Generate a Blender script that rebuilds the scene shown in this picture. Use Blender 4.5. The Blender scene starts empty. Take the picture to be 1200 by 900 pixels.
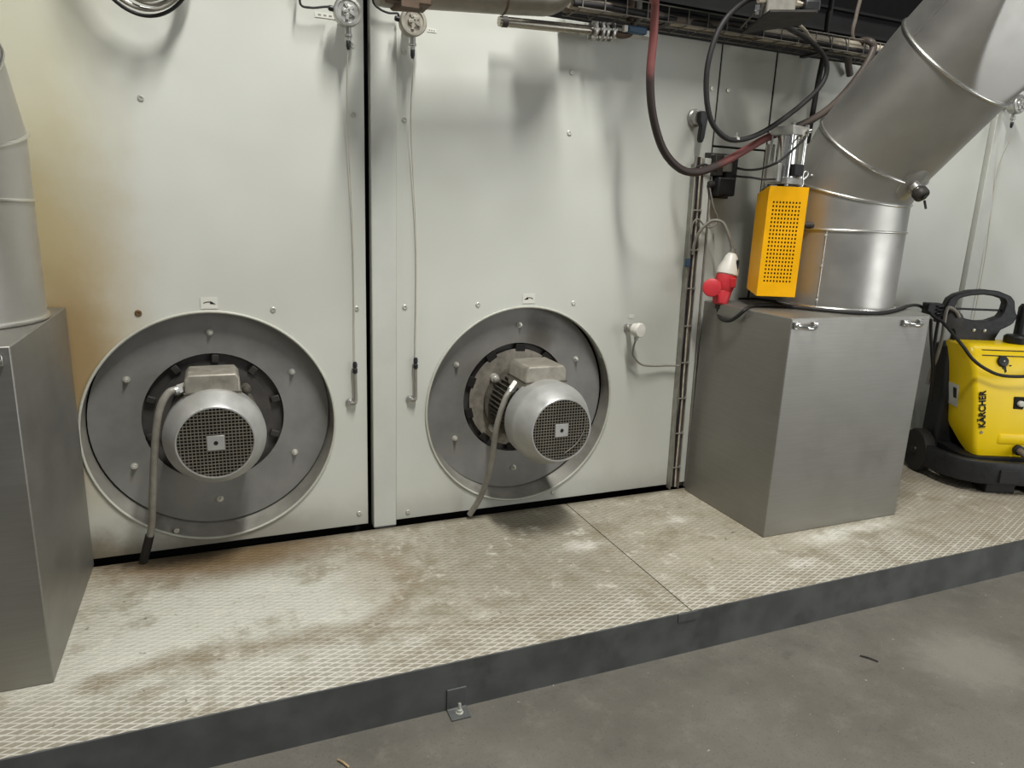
import bpy, bmesh, math, random
from mathutils import Vector, Matrix
random.seed(7)
PI = math.pi
C = bpy.context.scene.collection

# ------------------------------------------------------------ camera, world, light, exposure
cam_d = bpy.data.cameras.new('camera'); cam = bpy.data.objects.new('camera', cam_d); C.objects.link(cam)
cam_d.sensor_fit = 'HORIZONTAL'; cam_d.sensor_width = 36; cam_d.lens = 829.518 * 36 / 1200
cam_d.clip_start = .05; cam_d.clip_end = 60
def cam_axes(yaw, pitch, roll):
    f = Vector((math.sin(yaw) * math.cos(pitch), math.cos(yaw) * math.cos(pitch), -math.sin(pitch)))
    r = Vector((math.cos(yaw), -math.sin(yaw), 0)); u = r.cross(f)
    return r * math.cos(roll) + u * math.sin(roll), u * math.cos(roll) - r * math.sin(roll), f
_r, _u, _f = cam_axes(0.402923, 0.238725, 0.040241)
cam.matrix_world = Matrix(((_r.x, _u.x, -_f.x, -.57759), (_r.y, _u.y, -_f.y, -2.89773), (_r.z, _u.z, -_f.z, 1.55), (0, 0, 0, 1)))
bpy.context.scene.camera = cam

sc = bpy.context.scene
sc.view_settings.view_transform = 'Standard'; sc.view_settings.look = 'None'
sc.view_settings.gamma = 1; sc.view_settings.use_curve_mapping = False
sc.view_settings.exposure = 0.0
wd = bpy.data.worlds.new('world'); sc.world = wd; wd.use_nodes = True
wd.node_tree.nodes['Background'].inputs[0].default_value = (.94, .97, 1, 1)
wd.node_tree.nodes['Background'].inputs[1].default_value = .18

def area(name, loc, target, sx, sy, power, col=(1, .99, .965), spread=180):
    d = bpy.data.lights.new(name, 'AREA'); d.shape = 'RECTANGLE'; d.size = sx; d.size_y = sy
    d.energy = power; d.color = col; d.spread = math.radians(spread)
    o = bpy.data.objects.new(name, d); C.objects.link(o); o.location = loc
    o.rotation_euler = (Vector(target) - Vector(loc)).to_track_quat('-Z', 'Y').to_euler()
    return o
# rows of ceiling strip lights over the aisle in front of the machine
area('strip_light_main', (0.45, -2.2, 5.2), (0.45, -2.0, 0), .25, 1.7, 258)
area('strip_light_left', (-3.2, -2.2, 5.2), (-3.2, -2.0, 0), .25, 1.7, 40)
area('strip_light_right', (4.6, -2.2, 5.2), (4.6, -2.0, 0), .25, 1.7, 55)
# added fill panel behind and right of the camera, brightening front faces and metal
area('added_fill_light', (5.3, -5.4, 1.6), (1.6, 0, 1.0), 3.4, 2.6, 105, (.96, .98, 1))

# ------------------------------------------------------------ materials
def lin(h):
    h = h.lstrip('#'); o = []
    for i in (0, 2, 4):
        v = int(h[i:i + 2], 16) / 255
        o.append(v / 12.92 if v <= .04045 else ((v + .055) / 1.055) ** 2.4)
    return (*o, 1)
class NT:
    """tiny node-expression builder"""
    def __init__(s, name):
        s.m = bpy.data.materials.new(name); s.m.use_nodes = True
        s.t = s.m.node_tree; s.n = s.t.nodes; s.l = s.t.links
        s.b = s.n['Principled BSDF']; tc = s.n.new('ShaderNodeTexCoord'); s.obj = tc.outputs['Object']
        sp = s.n.new('ShaderNodeSeparateXYZ'); s.l.new(s.obj, sp.inputs[0]); s.x, s.y, s.z = sp.outputs
    def put(s, v, sock):
        if isinstance(v, bpy.types.NodeSocket): s.l.new(v, sock)
        else: sock.default_value = v
    def M(s, op, *a, clamp=False):
        n = s.n.new('ShaderNodeMath'); n.operation = op; n.use_clamp = clamp
        for i, v in enumerate(a): s.put(v, n.inputs[i])
        return n.outputs[0]
    def noise(s, scale, detail=4, rough=.55, stretch=None, dist=0):
        n = s.n.new('ShaderNodeTexNoise'); n.inputs['Scale'].default_value = scale
        n.inputs['Detail'].default_value = detail; n.inputs['Roughness'].default_value = rough; n.inputs['Distortion'].default_value = dist
        v = s.obj
        if stretch:
            mp = s.n.new('ShaderNodeMapping'); mp.inputs['Scale'].default_value = stretch; s.l.new(v, mp.inputs[0]); v = mp.outputs[0]
        s.l.new(v, n.inputs['Vector']); return n.outputs['Fac']
    def ramp(s, v, lo, hi, a=0., b=1.):
        n = s.n.new('ShaderNodeMapRange'); n.interpolation_type = 'SMOOTHSTEP'; s.put(v, n.inputs[0])
        n.inputs[1].default_value = lo; n.inputs[2].default_value = hi; n.inputs[3].default_value = a; n.inputs[4].default_value = b
        return n.outputs[0]
    def mix(s, f, a, b):
        n = s.n.new('ShaderNodeMix'); n.data_type = 'RGBA'; s.put(f, n.inputs[0]); s.put(a, n.inputs[6]); s.put(b, n.inputs[7]); return n.outputs[2]
    def dist2(s, u, v, u0, v0, ru, rv):
        a = s.M('DIVIDE', s.M('SUBTRACT', u, u0), ru); b = s.M('DIVIDE', s.M('SUBTRACT', v, v0), rv)
        return s.M('SQRT', s.M('ADD', s.M('MULTIPLY', a, a), s.M('MULTIPLY', b, b)))
    def blob(s, u, v, u0, v0, ru, rv, lo=.5, hi=1.1, wob=None, k=.6):
        d = s.dist2(u, v, u0, v0, ru, rv)
        if wob is not None: d = s.M('ADD', d, s.M('MULTIPLY', s.M('SUBTRACT', wob, .5), k))
        return s.ramp(d, lo, hi, 1, 0)
    def seg(s, u, v, a, b, w, wob=None, k=.1, soft=.5):
        """mask along a straight stroke a-b of half width w"""
        dx, dy = b[0] - a[0], b[1] - a[1]; L2 = dx * dx + dy * dy
        t = s.M('ADD', s.M('MULTIPLY', s.M('SUBTRACT', u, a[0]), dx / L2), s.M('MULTIPLY', s.M('SUBTRACT', v, a[1]), dy / L2), clamp=True)
        ex = s.M('SUBTRACT', u, s.M('ADD', s.M('MULTIPLY', t, dx), a[0])); ey = s.M('SUBTRACT', v, s.M('ADD', s.M('MULTIPLY', t, dy), a[1]))
        d = s.M('SQRT', s.M('ADD', s.M('MULTIPLY', ex, ex), s.M('MULTIPLY', ey, ey)))
        if wob is not None: d = s.M('ADD', d, s.M('MULTIPLY', s.M('SUBTRACT', wob, .5), k))
        return s.ramp(d, w * (1 - soft), w * (1 + soft), 1, 0)
    def bump(s, h, strength, dist=.01):
        n = s.n.new('ShaderNodeBump'); n.inputs['Strength'].default_value = strength; n.inputs['Distance'].default_value = dist
        s.l.new(h, n.inputs['Height']); s.l.new(n.outputs[0], s.b.inputs['Normal'])
    def fin(s, col, rough=.5, metal=0., spec=.5):
        s.put(col, s.b.inputs['Base Color']); s.put(rough, s.b.inputs['Roughness']); s.put(metal, s.b.inputs['Metallic'])
        s.b.inputs['Specular IOR Level'].default_value = spec
        return s.m
def simple(name, col, rough=.5, metal=0., var=.12, scale=18, bump=0., spec=.5, stretch=None, dirt=None, dirt_amt=.5):
    t = NT(name); c = lin(col); n = t.noise(scale, 4, stretch=stretch)
    lo = tuple(v * (1 - var) for v in c[:3]) + (1,); hi = tuple(min(1, v * (1 + var)) for v in c[:3]) + (1,)
    out = t.mix(t.ramp(n, .3, .7), lo, hi)
    if dirt: out = t.mix(t.ramp(t.noise(scale * .37, 6, .65), .52, .72, 0, dirt_amt), out, lin(dirt))
    if bump: t.bump(n, bump, .003)
    r = t.ramp(n, .3, .7, max(0, rough - .06), min(1, rough + .06))
    return t.fin(out, r, metal, spec)

# painted machine panels: warm grey-green white, rusty brown staining beside the left duct, grime at the foot
def wall_mat():
    t = NT('painted_panel'); big = t.noise(1.1, 3); fine = t.noise(260, 2); w = t.noise(3.2, 6, .62)
    col = t.mix(t.ramp(big, .3, .7), lin('#C3C4B9'), lin('#CECFC6'))
    br = t.blob(t.x, t.z, -1.12, 1.12, .36, .85, .25, 1.15, w, .7)
    col = t.mix(t.M('MULTIPLY', br, .75), col, lin('#A8905C'))
    br = t.blob(t.x, t.z, -1.06, .95, .17, .42, .2, 1.1, w, .9)
    col = t.mix(t.M('MULTIPLY', br, .62), col, lin('#84642F'))
    br = t.blob(t.x, t.z, -1.2, 1.9, .42, .8, .3, 1.1, w, .5)
    col = t.mix(t.M('MULTIPLY', br, .3), col, lin('#B6AC70'))
    gr = t.ramp(t.M('ADD', t.z, t.M('MULTIPLY', t.M('SUBTRACT', w, .5), .30)), .18, .36, 1, 0)
    gl = t.ramp(t.x, -1.1, .1, .95, .25)
    col = t.mix(t.M('MULTIPLY', gr, gl), col, lin('#6E6552'))
    sp = t.ramp(t.noise(95, 2), .74, .80, 0, .35)
    col = t.mix(sp, col, lin('#7A7466'))
    t.bump(fine, .12, .002)
    return t.fin(col, t.ramp(big, .3, .7, .38, .48), 0, .4)
# tread plate: lozenge ribs, pale salt crust, brown tide marks, dirt trodden in
def tread_mat():
    t = NT('lozenge_tread_plate'); x, y = t.x, t.y
    w = t.noise(4.5, 7, .66); w2 = t.noise(14, 6, .7); w3 = t.noise(60, 3, .6)
    a = math.radians(20); k = 1 / .0225
    def rib(sg):
        u = t.M('MULTIPLY', t.M('ADD', t.M('MULTIPLY', x, sg * math.sin(a)), t.M('MULTIPLY', y, math.cos(a))), k)
        f = t.M('ABSOLUTE', t.M('SUBTRACT', t.M('FRACT', u), .5))
        return t.ramp(f, .30, .46)
    ribs = t.M('MAXIMUM', rib(1), rib(-1))
    col = t.mix(t.ramp(w2, .35, .65), lin('#97927E'), lin('#B6B0A0'))
    # salt-white area on the left and in front
    wh = t.blob(x, y, -.55, -.62, .75, .55, .4, 1.1, w, .9)
    col = t.mix(t.M('MULTIPLY', wh, .8), col, lin('#D2D2C6'))
    # grey-brown worn middle
    md = t.blob(x, y, .62, -.42, .55, .62, .5, 1.15, w, .8)
    col = t.mix(t.M('MULTIPLY', md, .65), col, lin('#89826F'))
    rt = t.blob(x, y, 1.5, -.5, .7, .6, .4, 1.2, w, .8)
    col = t.mix(t.M('MULTIPLY', rt, .5), col, lin('#A99F88'))
    far = t.ramp(t.M('ADD', x, t.M('MULTIPLY', w, .5)), 2.5, 3.1)
    col = t.mix(t.M('MULTIPLY', far, .75), col, lin('#958A78'))
    # brown streak and tide marks
    P = BROWN_PTS
    br = None; wq = t.M('ADD', t.M('MULTIPLY', w, .6), t.M('MULTIPLY', w2, .4))
    for q0, q1, wd_ in P:
        m = t.seg(x, y, q0, q1, wd_, wq, .20, .95); br = m if br is None else t.M('MAXIMUM', br, m)
    col = t.mix(t.M('MULTIPLY', br, t.ramp(w2, .25, .65, .45, .95)), col, lin('#84775E'))
    tb = t.blob(x, y, -.02, -.42, .22, .34, .3, 1.15, w, 1.1)
    col = t.mix(t.M('MULTIPLY', tb, .45), col, lin('#94836B'))
    # white spilled powder patches
    for (u, v, ru, rv) in WHITE_SPOTS:
        col = t.mix(t.M('MULTIPLY', t.blob(x, y, u, v, ru, rv, .0, 1.25, w2, 2.2), .7), col, lin('#E9E6DA'))
    # dirt lying in the cells, ribs rubbed pale; strongest along the front edge
    fr = t.M('ADD', t.ramp(t.M('ADD', y, t.M('MULTIPLY', t.M('SUBTRACT', w, .5), .3)), -.72, -.98, .35, 1), 0)
    cell = t.M('MULTIPLY', t.M('SUBTRACT', 1, ribs), t.M('MULTIPLY', fr, t.ramp(w2, .25, .65, .35, .85)))
    col = t.mix(t.M('MULTIPLY', cell, .85), col, lin('#857E70'))
    col = t.mix(t.M('MULTIPLY', t.M('MULTIPLY', ribs, fr), .55), col, lin('#DCD8CC'))
    pt = t.ramp(t.noise(5, 8, .74), .48, .66, 0, .6)
    col = t.mix(pt, col, lin('#80755C'))
    sl = t.ramp(t.noise(11, 7, .75), .54, .70, 0, .75)
    col = t.mix(sl, col, lin('#D5D1C2'))
    col = t.mix(t.ramp(w3, .60, .75, 0, .5), col, lin('#7B7364'))
    # orange-brown under the left fan
    ob = t.blob(x, y, -.58, -.08, .62, .26, .25, 1.1, w, 1.0)
    col = t.mix(t.M('MULTIPLY', ob, .85), col, lin('#6A5028'))
    od = t.blob(x, y, -.80, -.02, .30, .12, .3, 1.1, w2, .9)
    col = t.mix(t.M('MULTIPLY', od, .9), col, lin('#2F2518'))
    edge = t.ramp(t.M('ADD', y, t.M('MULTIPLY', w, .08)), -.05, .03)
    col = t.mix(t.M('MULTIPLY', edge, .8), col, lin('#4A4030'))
    dk = t.ramp(t.noise(33, 2), .72, .76, 0, .6)
    col = t.mix(dk, col, lin('#5A5348'))
    t.bump(t.M('ADD', ribs, t.M('MULTIPLY', w3, .35)), .55, .004)
    return t.fin(col, .62, 0, .35)
def floor_mat():
    t = NT('grey_floor_paint'); w = t.noise(1.4, 7, .62); w2 = t.noise(9, 6, .7); f = t.noise(120, 3, .6)
    col = t.mix(t.ramp(w, .3, .7), lin('#5D5A52'), lin('#716D64'))
    col = t.mix(t.ramp(w2, .50, .72, 0, .45), col, lin('#7E796E'))
    col = t.mix(t.ramp(w2, .45, .25, 0, .5), col, lin('#48453F'))
    col = t.mix(t.ramp(f, .55, .72, 0, .5), col, lin('#45413B'))
    col = t.mix(t.ramp(t.noise(55, 2), .73, .77, 0, .7), col, lin('#B9B4A8'))
    wp = t.blob(t.x, t.y, 1.95, -1.45, .30, .22, .3, 1.1, w2, 1.6)
    col = t.mix(t.M('MULTIPLY', wp, .45), col, lin('#969185'))
    t.bump(t.M('ADD', f, t.M('MULTIPLY', w2, 2)), .25, .003)
    return t.fin(col, .68, 0, .35)
def brushed(name, col, rough, var=.1, stretch=(2, 2, 120), metal=1., blot=.0):
    t = NT(name); n = t.noise(3, 3, .6, stretch=stretch); b = t.noise(5, 4)
    c = lin(col); lo = tuple(v * (1 - var) for v in c[:3]) + (1,); hi = tuple(min(1, v * (1 + var)) for v in c[:3]) + (1,)
    out = t.mix(t.ramp(n, .35, .65), lo, hi)
    if blot: out = t.mix(t.ramp(t.noise(26, 5, .7), .58, .74, 0, blot), out, lin('#6B6963'))
    t.bump(n, .02, .001)
    return t.fin(out, t.M('ADD', t.ramp(b, .3, .7, rough - .06, rough + .06), t.M('MULTIPLY', n, .05)), metal)
def plate_mat(name, soot):
    t = NT(name); w = t.noise(6, 5, .6); col = t.mix(t.ramp(w, .3, .7), lin('#7B7A76'), lin('#898884'))
    col = t.mix(t.ramp(t.noise(3, 3), .55, .75, 0, .25), col, lin('#7C7168'))
    if soot:
        m = t.blob(t.x, t.z, .10, .31, .10, .17, .1, 1.1, w, .9); col = t.mix(t.M('MULTIPLY', m, .8), col, lin('#2E2822'))
        m = t.blob(t.x, t.z, -.05, .20, .4, .25, .3, 1.2, w, .6); col = t.mix(t.M('MULTIPLY', m, .3), col, lin('#756E62'))
    return t.fin(col, .5, .25)
def hose_mat():
    t = NT('red_hose_rubber'); w = t.noise(7, 4, .6)
    lft = t.M('ADD', t.M('MULTIPLY', t.z, 1), t.M('MULTIPLY', w, .25))
    top = t.ramp(lft, 2.18, 2.30)
    mid = t.M('MULTIPLY', t.ramp(t.x, 1.42, 1.52), t.ramp(t.x, 1.78, 1.86, 1, 0))
    m = t.M('MAXIMUM', t.M('MULTIPLY', top, t.ramp(t.x, 1.4, 1.6, 1, 0)), mid)
    col = t.mix(m, lin('#2C211C'), lin('#7C4541'))
    col = t.mix(t.ramp(t.x, 1.9, 2.1, 0, .7), col, lin('#5A5048'))
    return t.fin(col, .5)
MT = {}
def mats():
    MT['wall'] = wall_mat(); MT['tread'] = tread_mat(); MT['floor'] = floor_mat()
    MT['post'] = simple('painted_post', '#C4C5BC', .42, var=.05, scale=4)
    MT['void_shade'] = simple('void_shade_colour', '#100F0D', .8, var=.2, scale=6)  # near-black: the shade in the space above the housing is put into the colour
    MT['gap'] = simple('black_gap', '#17140F', .9, var=.2)
    MT['steel_edge'] = simple('grey_edge_steel', '#5C5E5C', .55, .25, var=.18, scale=7, dirt='#33332F', dirt_amt=.6)
    MT['box'] = brushed('brushed_box_sheet', '#93918A', .44, .03, (2, 2, 60), .78)
    MT['duct'] = brushed('galvanised_duct_sheet', '#B8B6AF', .40, .02, (2, 2, 5), .85, .05)
    MT['bead'] = brushed('bright_bead', '#D9D8D2', .3, .08)
    MT['chrome'] = brushed('polished_steel', '#D8D8D4', .16, .05)
    MT['alu'] = simple('cast_aluminium', '#B9B8B2', .38, .75, var=.1, scale=30)
    MT['cover'] = simple('silver_fan_cover_paint', '#B4B4B0', .40, .45, var=.08, scale=14, dirt='#8E8C86', dirt_amt=.4)
    MT['grille'] = simple('grille_wire', '#7D776A', .55, .4, var=.1)
    MT['motor'] = simple('dusty_motor_casting', '#5E594F', .6, .3, var=.25, scale=40, bump=.3, dirt='#2F2B25', dirt_amt=.6)
    MT['tbox'] = simple('motor_terminal_box_casting', '#A29D90', .48, .4, var=.15, scale=22, dirt='#6D6658', dirt_amt=.55)
    MT['flange'] = simple('dark_flange', '#4A4744', .6, .3, var=.2, scale=15)
    MT['flange_light'] = simple('dusty_flange', '#857F74', .6, .25, var=.2, scale=25, dirt='#3A342D', dirt_amt=.7)
    MT['plate_clean'] = plate_mat('grey_fan_plate', False); MT['plate_soot'] = plate_mat('sooty_fan_plate', True)
    MT['tube'] = simple('recess_sheet', '#8E8B82', .5, .3, var=.15, scale=9, dirt='#57524A', dirt_amt=.5)
    MT['rim'] = simple('pale_rim_paint', '#B9B9AC', .4, var=.08, scale=9)
    MT['black'] = simple('black_plastic', '#1B1B1C', .45, var=.2)
    MT['rubber'] = simple('black_rubber', '#1E1C1B', .6, var=.2)
    MT['dgrey'] = simple('dark_grey_metal', '#3A3733', .55, .3, var=.2)
    MT['brown'] = simple('rusty_brown_steel', '#5B4A3B', .65, .2, var=.3, scale=25, dirt='#2F261E', dirt_amt=.6)
    MT['conduit'] = simple('grey_cable_sheath', '#8A867C', .5, .1, var=.12, scale=30)
    MT['cable_brown'] = simple('dusty_cable', '#6A6055', .65, var=.2, scale=20)
    MT['cable_pale'] = simple('pale_wrapped_cable', '#B5AB98', .6, var=.2, scale=30, dirt='#6B6153', dirt_amt=.5)
    MT['white'] = simple('white_plastic', '#D9D6CB', .4, var=.04)
    MT['sticker'] = simple('white_sticker', '#D8D8CC', .5, var=.03)
    MT['ink'] = simple('black_ink', '#15140F', .6, var=.1)
    MT['grey_ink'] = simple('grey_ink', '#8C8C84', .6, var=.1)
    MT['red'] = simple('red_plastic', '#C5343B', .38, var=.08)
    MT['yellow'] = simple('yellow_guard_paint', '#F5B200', .42, var=.05, scale=9, spec=.3)
    MT['kyellow'] = simple('yellow_washer_plastic', '#FBD600', .36, var=.03, scale=5)
    MT['kblack'] = simple('black_washer_plastic', '#19191A', .5, var=.15, scale=40, bump=.1)
    MT['tyre'] = simple('dusty_tyre', '#211F1C', .75, var=.3, scale=40)
    MT['blue'] = simple('blue_valve_plastic', '#27445C', .45, var=.12)
    MT['rust_screw'] = simple('rusty_screw', '#6E5638', .6, .3, var=.2)
    MT['screw'] = simple('zinc_screw', '#C9C8BE', .35, .5, var=.1)
    MT['hose'] = hose_mat()
    MT['tray_wire'] = simple('dull_tray_wire', '#77736A', .5, .5, var=.15)
    MT['channel'] = simple('zinc_channel', '#96948A', .5, .5, var=.15, dirt='#4A4740', dirt_amt=.5)
    MT['pipe'] = simple('dull_pipe_steel', '#8F897C', .42, .6, var=.15, scale=8, dirt='#5E5649', dirt_amt=.5)
    MT['spipe'] = brushed('bright_pipe_steel', '#AAA598', .24, .08)
    MT['tubing'] = simple('pale_tubing', '#B9B2A0', .5, var=.1)
    MT['straw'] = simple('dry_straw', '#A58F6B', .7, var=.2)

# ------------------------------------------------------------ geometry helpers
FR = {}
def v3(p): return Vector(p)
class MB:
    def __init__(s): s.v = []; s.f = []
    def add(s, vs, fs):
        o = len(s.v); s.v += [Vector(p) for p in vs]; s.f += [tuple(i + o for i in f) for f in fs]; return s
    def box(s, lo, hi, mtx=None):
        (a, b, c), (d, e, f) = lo, hi
        vs = [Vector(p) for p in ((a, b, c), (d, b, c), (d, e, c), (a, e, c), (a, b, f), (d, b, f), (d, e, f), (a, e, f))]
        if mtx: vs = [mtx @ p for p in vs]
        return s.add(vs, [(0, 3, 2, 1), (4, 5, 6, 7), (0, 1, 5, 4), (1, 2, 6, 5), (2, 3, 7, 6), (3, 0, 4, 7)])
    def prism(s, poly, z0, z1, mtx=None):
        """poly in xy, extruded z0..z1"""
        n = len(poly); vs = [Vector((x, y, z0)) for x, y in poly] + [Vector((x, y, z1)) for x, y in poly]
        if mtx: vs = [mtx @ p for p in vs]
        ar = sum(poly[i][0] * poly[(i + 1) % n][1] - poly[(i + 1) % n][0] * poly[i][1] for i in range(n))
        fs = [tuple(range(n))[::-1], tuple(range(n, 2 * n))] + [(i, (i + 1) % n, n + (i + 1) % n, n + i) for i in range(n)]
        if ar < 0: fs = [f[::-1] for f in fs]
        return s.add(vs, fs)
    def rings(s, rs, cap0=True, cap1=True, close=False):
        n = len(rs[0]); o = len(s.v)
        for r in rs: s.v += [Vector(p) for p in r]
        m = len(rs)
        for j in range(m if close else m - 1):
            k = (j + 1) % m
            for i in range(n):
                s.f.append((o + j * n + i, o + j * n + (i + 1) % n, o + k * n + (i + 1) % n, o + k * n + i))
        if not close:
            if cap0: s.f.append(tuple(o + i for i in range(n))[::-1])
            if cap1: s.f.append(tuple(o + (m - 1) * n + i for i in range(n)))
        return s
    def lathe(s, prof, origin=(0, 0, 0), axis=(0, -1, 0), seg=48, cap0=True, cap1=True):
        """prof: (radius, distance along axis)"""
        ax = Vector(axis).normalized(); t = Vector((1, 0, 0)) if abs(ax.x) < .9 else Vector((0, 1, 0))
        e1 = ax.cross(t).normalized(); e2 = ax.cross(e1); o = Vector(origin)
        return s.rings([[o + ax * h + (e1 * math.cos(2 * PI * i / seg) + e2 * math.sin(2 * PI * i / seg)) * max(r, 1e-4) for i in range(seg)] for r, h in prof], cap0, cap1)
    def cyl(s, a, b, r, seg=20, r2=None):
        a, b = Vector(a), Vector(b)
        return s.lathe([(r, 0), (r if r2 is None else r2, (b - a).length)], a, b - a, seg)
    def tube(s, pts, r, seg=12, sub=8, closed=False, straight=False):
        P = [Vector(p) for p in pts]
        if not straight and len(P) > 2:
            Q = []; n = len(P); rng = range(n if closed else n - 1)
            for i in rng:
                if closed: p0, p1, p2, p3 = P[i - 1], P[i], P[(i + 1) % n], P[(i + 2) % n]
                else:
                    p1, p2 = P[i], P[i + 1]; p0 = P[i - 1] if i else p1 * 2 - p2; p3 = P[i + 2] if i + 2 < n else p2 * 2 - p1
                for k in range(sub):
                    u = k / sub
                    Q.append(.5 * ((2 * p1) + (p2 - p0) * u + (2 * p0 - 5 * p1 + 4 * p2 - p3) * u * u + (3 * p1 - p0 - 3 * p2 + p3) * u ** 3))
            if not closed: Q.append(P[-1])
            P = Q
        n = len(P); T = []
        for i in range(n):
            if closed: d = P[(i + 1) % n] - P[i - 1]
            else: d = P[min(i + 1, n - 1)] - P[max(i - 1, 0)]
            T.append(d.normalized())
        up = Vector((0, 0, 1)) if abs(T[0].z) < .9 else Vector((1, 0, 0))
        nrm = T[0].cross(up).normalized(); rs = []
        for i in range(n):
            nrm = (nrm - T[i] * nrm.dot(T[i])).normalized(); bn = T[i].cross(nrm)
            rs.append([P[i] + (nrm * math.cos(2 * PI * k / seg) + bn * math.sin(2 * PI * k / seg)) * r for k in range(seg)])
        return s.rings(rs, close=closed)
    def build(s, name, mat, parent=None, local=False, world=False, bevel=0., smooth=35, seg=2, solid=0.):
        me = bpy.data.meshes.new(name)
        vs = s.v
        if parent is not None and not local and not world:
            inv = FR[parent.name].inverted(); vs = [inv @ p for p in vs]
        me.from_pydata([tuple(p) for p in vs], [], s.f); me.update()
        bm = bmesh.new(); bm.from_mesh(me); bmesh.ops.recalc_face_normals(bm, faces=bm.faces); bm.to_mesh(me); bm.free()
        if smooth:
            me.polygons.foreach_set('use_smooth', [True] * len(me.polygons)); me.set_sharp_from_angle(angle=math.radians(smooth))
        me.materials.append(MT[mat] if isinstance(mat, str) else mat)
        o = bpy.data.objects.new(name, me); C.objects.link(o)
        if parent is not None:
            o.parent = parent; FR[o.name] = FR[parent.name]
            if world: o.matrix_parent_inverse = FR[parent.name].inverted()
        else: FR[o.name] = Matrix.Identity(4)
        if solid:
            m = o.modifiers.new('solid', 'SOLIDIFY'); m.thickness = solid; m.offset = 0
        if bevel:
            m = o.modifiers.new('bevel', 'BEVEL'); m.width = bevel; m.segments = seg; m.limit_method = 'ANGLE'; m.angle_limit = math.radians(40)
        return o
def tag(o, label=None, cat=None, group=None, kind=None):
    if label: o['label'] = label
    if cat: o['category'] = cat
    if group: o['group'] = group
    if kind: o['kind'] = kind
    return o
def thing(name, label, cat, loc=(0, 0, 0), rz=0, group=None):
    o = bpy.data.objects.new(name, None); C.objects.link(o); o.empty_display_size = .05
    o.location = loc; o.rotation_euler = (0, 0, rz)
    FR[o.name] = Matrix.Translation(loc) @ Matrix.Rotation(rz, 4, 'Z')
    return tag(o, label, cat, group)
def dup(root, loc, label, group=None):
    """copy of a thing with copies of its parts and sub-parts"""
    r = root.copy(); C.objects.link(r); r.location = loc; r['label'] = label
    if group: r['group'] = group
    def rec(src, dst):
        for ch in [c for c in C.objects if c.parent == src]:
            c = ch.copy(); C.objects.link(c); c.parent = dst; rec(ch, c)
    rec(root, r); return r
def panel_hole(mb, x0, x1, z0, z1, y0, y1, hx, hz, hr, n=96):
    """slab with a round hole, front face at y0, back at y1"""
    def edge(a):
        c, s_ = math.cos(a), math.sin(a); t = 1e9
        if c > 1e-9: t = min(t, (x1 - hx) / c)
        if c < -1e-9: t = min(t, (x0 - hx) / c)
        if s_ > 1e-9: t = min(t, (z1 - hz) / s_)
        if s_ < -1e-9: t = min(t, (z0 - hz) / s_)
        return hx + c * t, hz + s_ * t
    angs = [2 * PI * i / n for i in range(n)] + [math.atan2(z - hz, x - hx) % (2 * PI) for x in (x0, x1) for z in (z0, z1)]
    angs = sorted(set(angs)); m = len(angs)
    ins = [(hx + hr * math.cos(a), hz + hr * math.sin(a)) for a in angs]; out = [edge(a) for a in angs]
    vs = [(x, y0, z) for x, z in ins] + [(x, y0, z) for x, z in out] + [(x, y1, z) for x, z in ins] + [(x, y1, z) for x, z in out]
    fs = []
    for i in range(m):
        j = (i + 1) % m
        fs += [(i, j, m + j, m + i), (2 * m + i, 3 * m + i, 3 * m + j, 2 * m + j), (m + i, m + j, 3 * m + j, 3 * m + i), (i, 2 * m + i, 2 * m + j, j)]
    return mb.add(vs, fs)
P0 = 0.167      # top of the raised platform
BROWN_PTS = [((-0.964, -0.799),(-0.764, -0.759),.035),((-0.764, -0.759),(-0.466, -0.761),.05),((-0.466, -0.761),(-0.167, -0.778),.05),((-0.167, -0.778),(0.193, -0.876),.03),((0.193, -0.876),(0.604, -0.914),.03),
 ((-0.078, -0.245),(0.012, -0.313),.022),((0.012, -0.313),(0.056, -0.507),.035),((0.056, -0.507),(-0.049, -0.673),.03),((-0.049, -0.673),(-0.164, -0.763),.04)]
WHITE_SPOTS = [(*(1.362, -0.360),.10,.05),(*(1.916, -0.727),.18,.07),(*(2.183, -0.701),.25,.05),(*(0.812, -0.456),.12,.06),(*(1.633, -0.887),.09,.05)]
mats()

# ------------------------------------------------------------ the setting
def struct(name, mb, mat, **k): return tag(mb.build(name, mat, **k), kind='structure')
mb = MB(); mb.box((-5, -7, -.1), (7, 2.5, 0)); struct('floor', mb, 'floor', smooth=0)
HZ, HR = .675, .4594
WT = 2.335
X1, X2 = -.604, .7152
SCREWS = {}
wl = MB(); panel_hole(wl, -4.2, -.006, .186, WT, 0, .03, X1, HZ, HR); wall_l = struct('wall_left', wl, 'wall', smooth=0, bevel=.002, seg=1)
wm = MB(); panel_hole(wm, .119, 1.638, .186, WT, 0, .03, X2, HZ, HR); wall_m = struct('wall_middle', wm, 'wall', smooth=0, bevel=.002, seg=1)
mb = MB(); mb.box((.014, -.022, .172), (.115, .03, WT)); trim = struct('trim_1', mb, 'post', bevel=.003)
mb = MB(); mb.box((.02, -.03, .1661), (.11, .028, .1745)); mb.build('post_foot', 'dgrey', trim)
mb = MB(); mb.box((1.646, 0, 1.893), (1.960, .03, WT)); wall_d = struct('wall_door', mb, 'wall', smooth=0, bevel=.002, seg=1)
mb = MB(); mb.box((1.646, .004, .186), (1.960, .03, 1.885)); struct('wall_lower', mb, 'wall', smooth=0, bevel=.002, seg=1)
mb = MB(); mb.box((1.970, 0, .186), (3.545, .03, WT)); wall_r = struct('wall_right', mb, 'wall', smooth=0, bevel=.002, seg=1)
mb = MB()
for a, b in ((1.6382, 1.6458), (1.9602, 1.9698)): mb.box((a, .003, .19), (b, .0295, WT))
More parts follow.
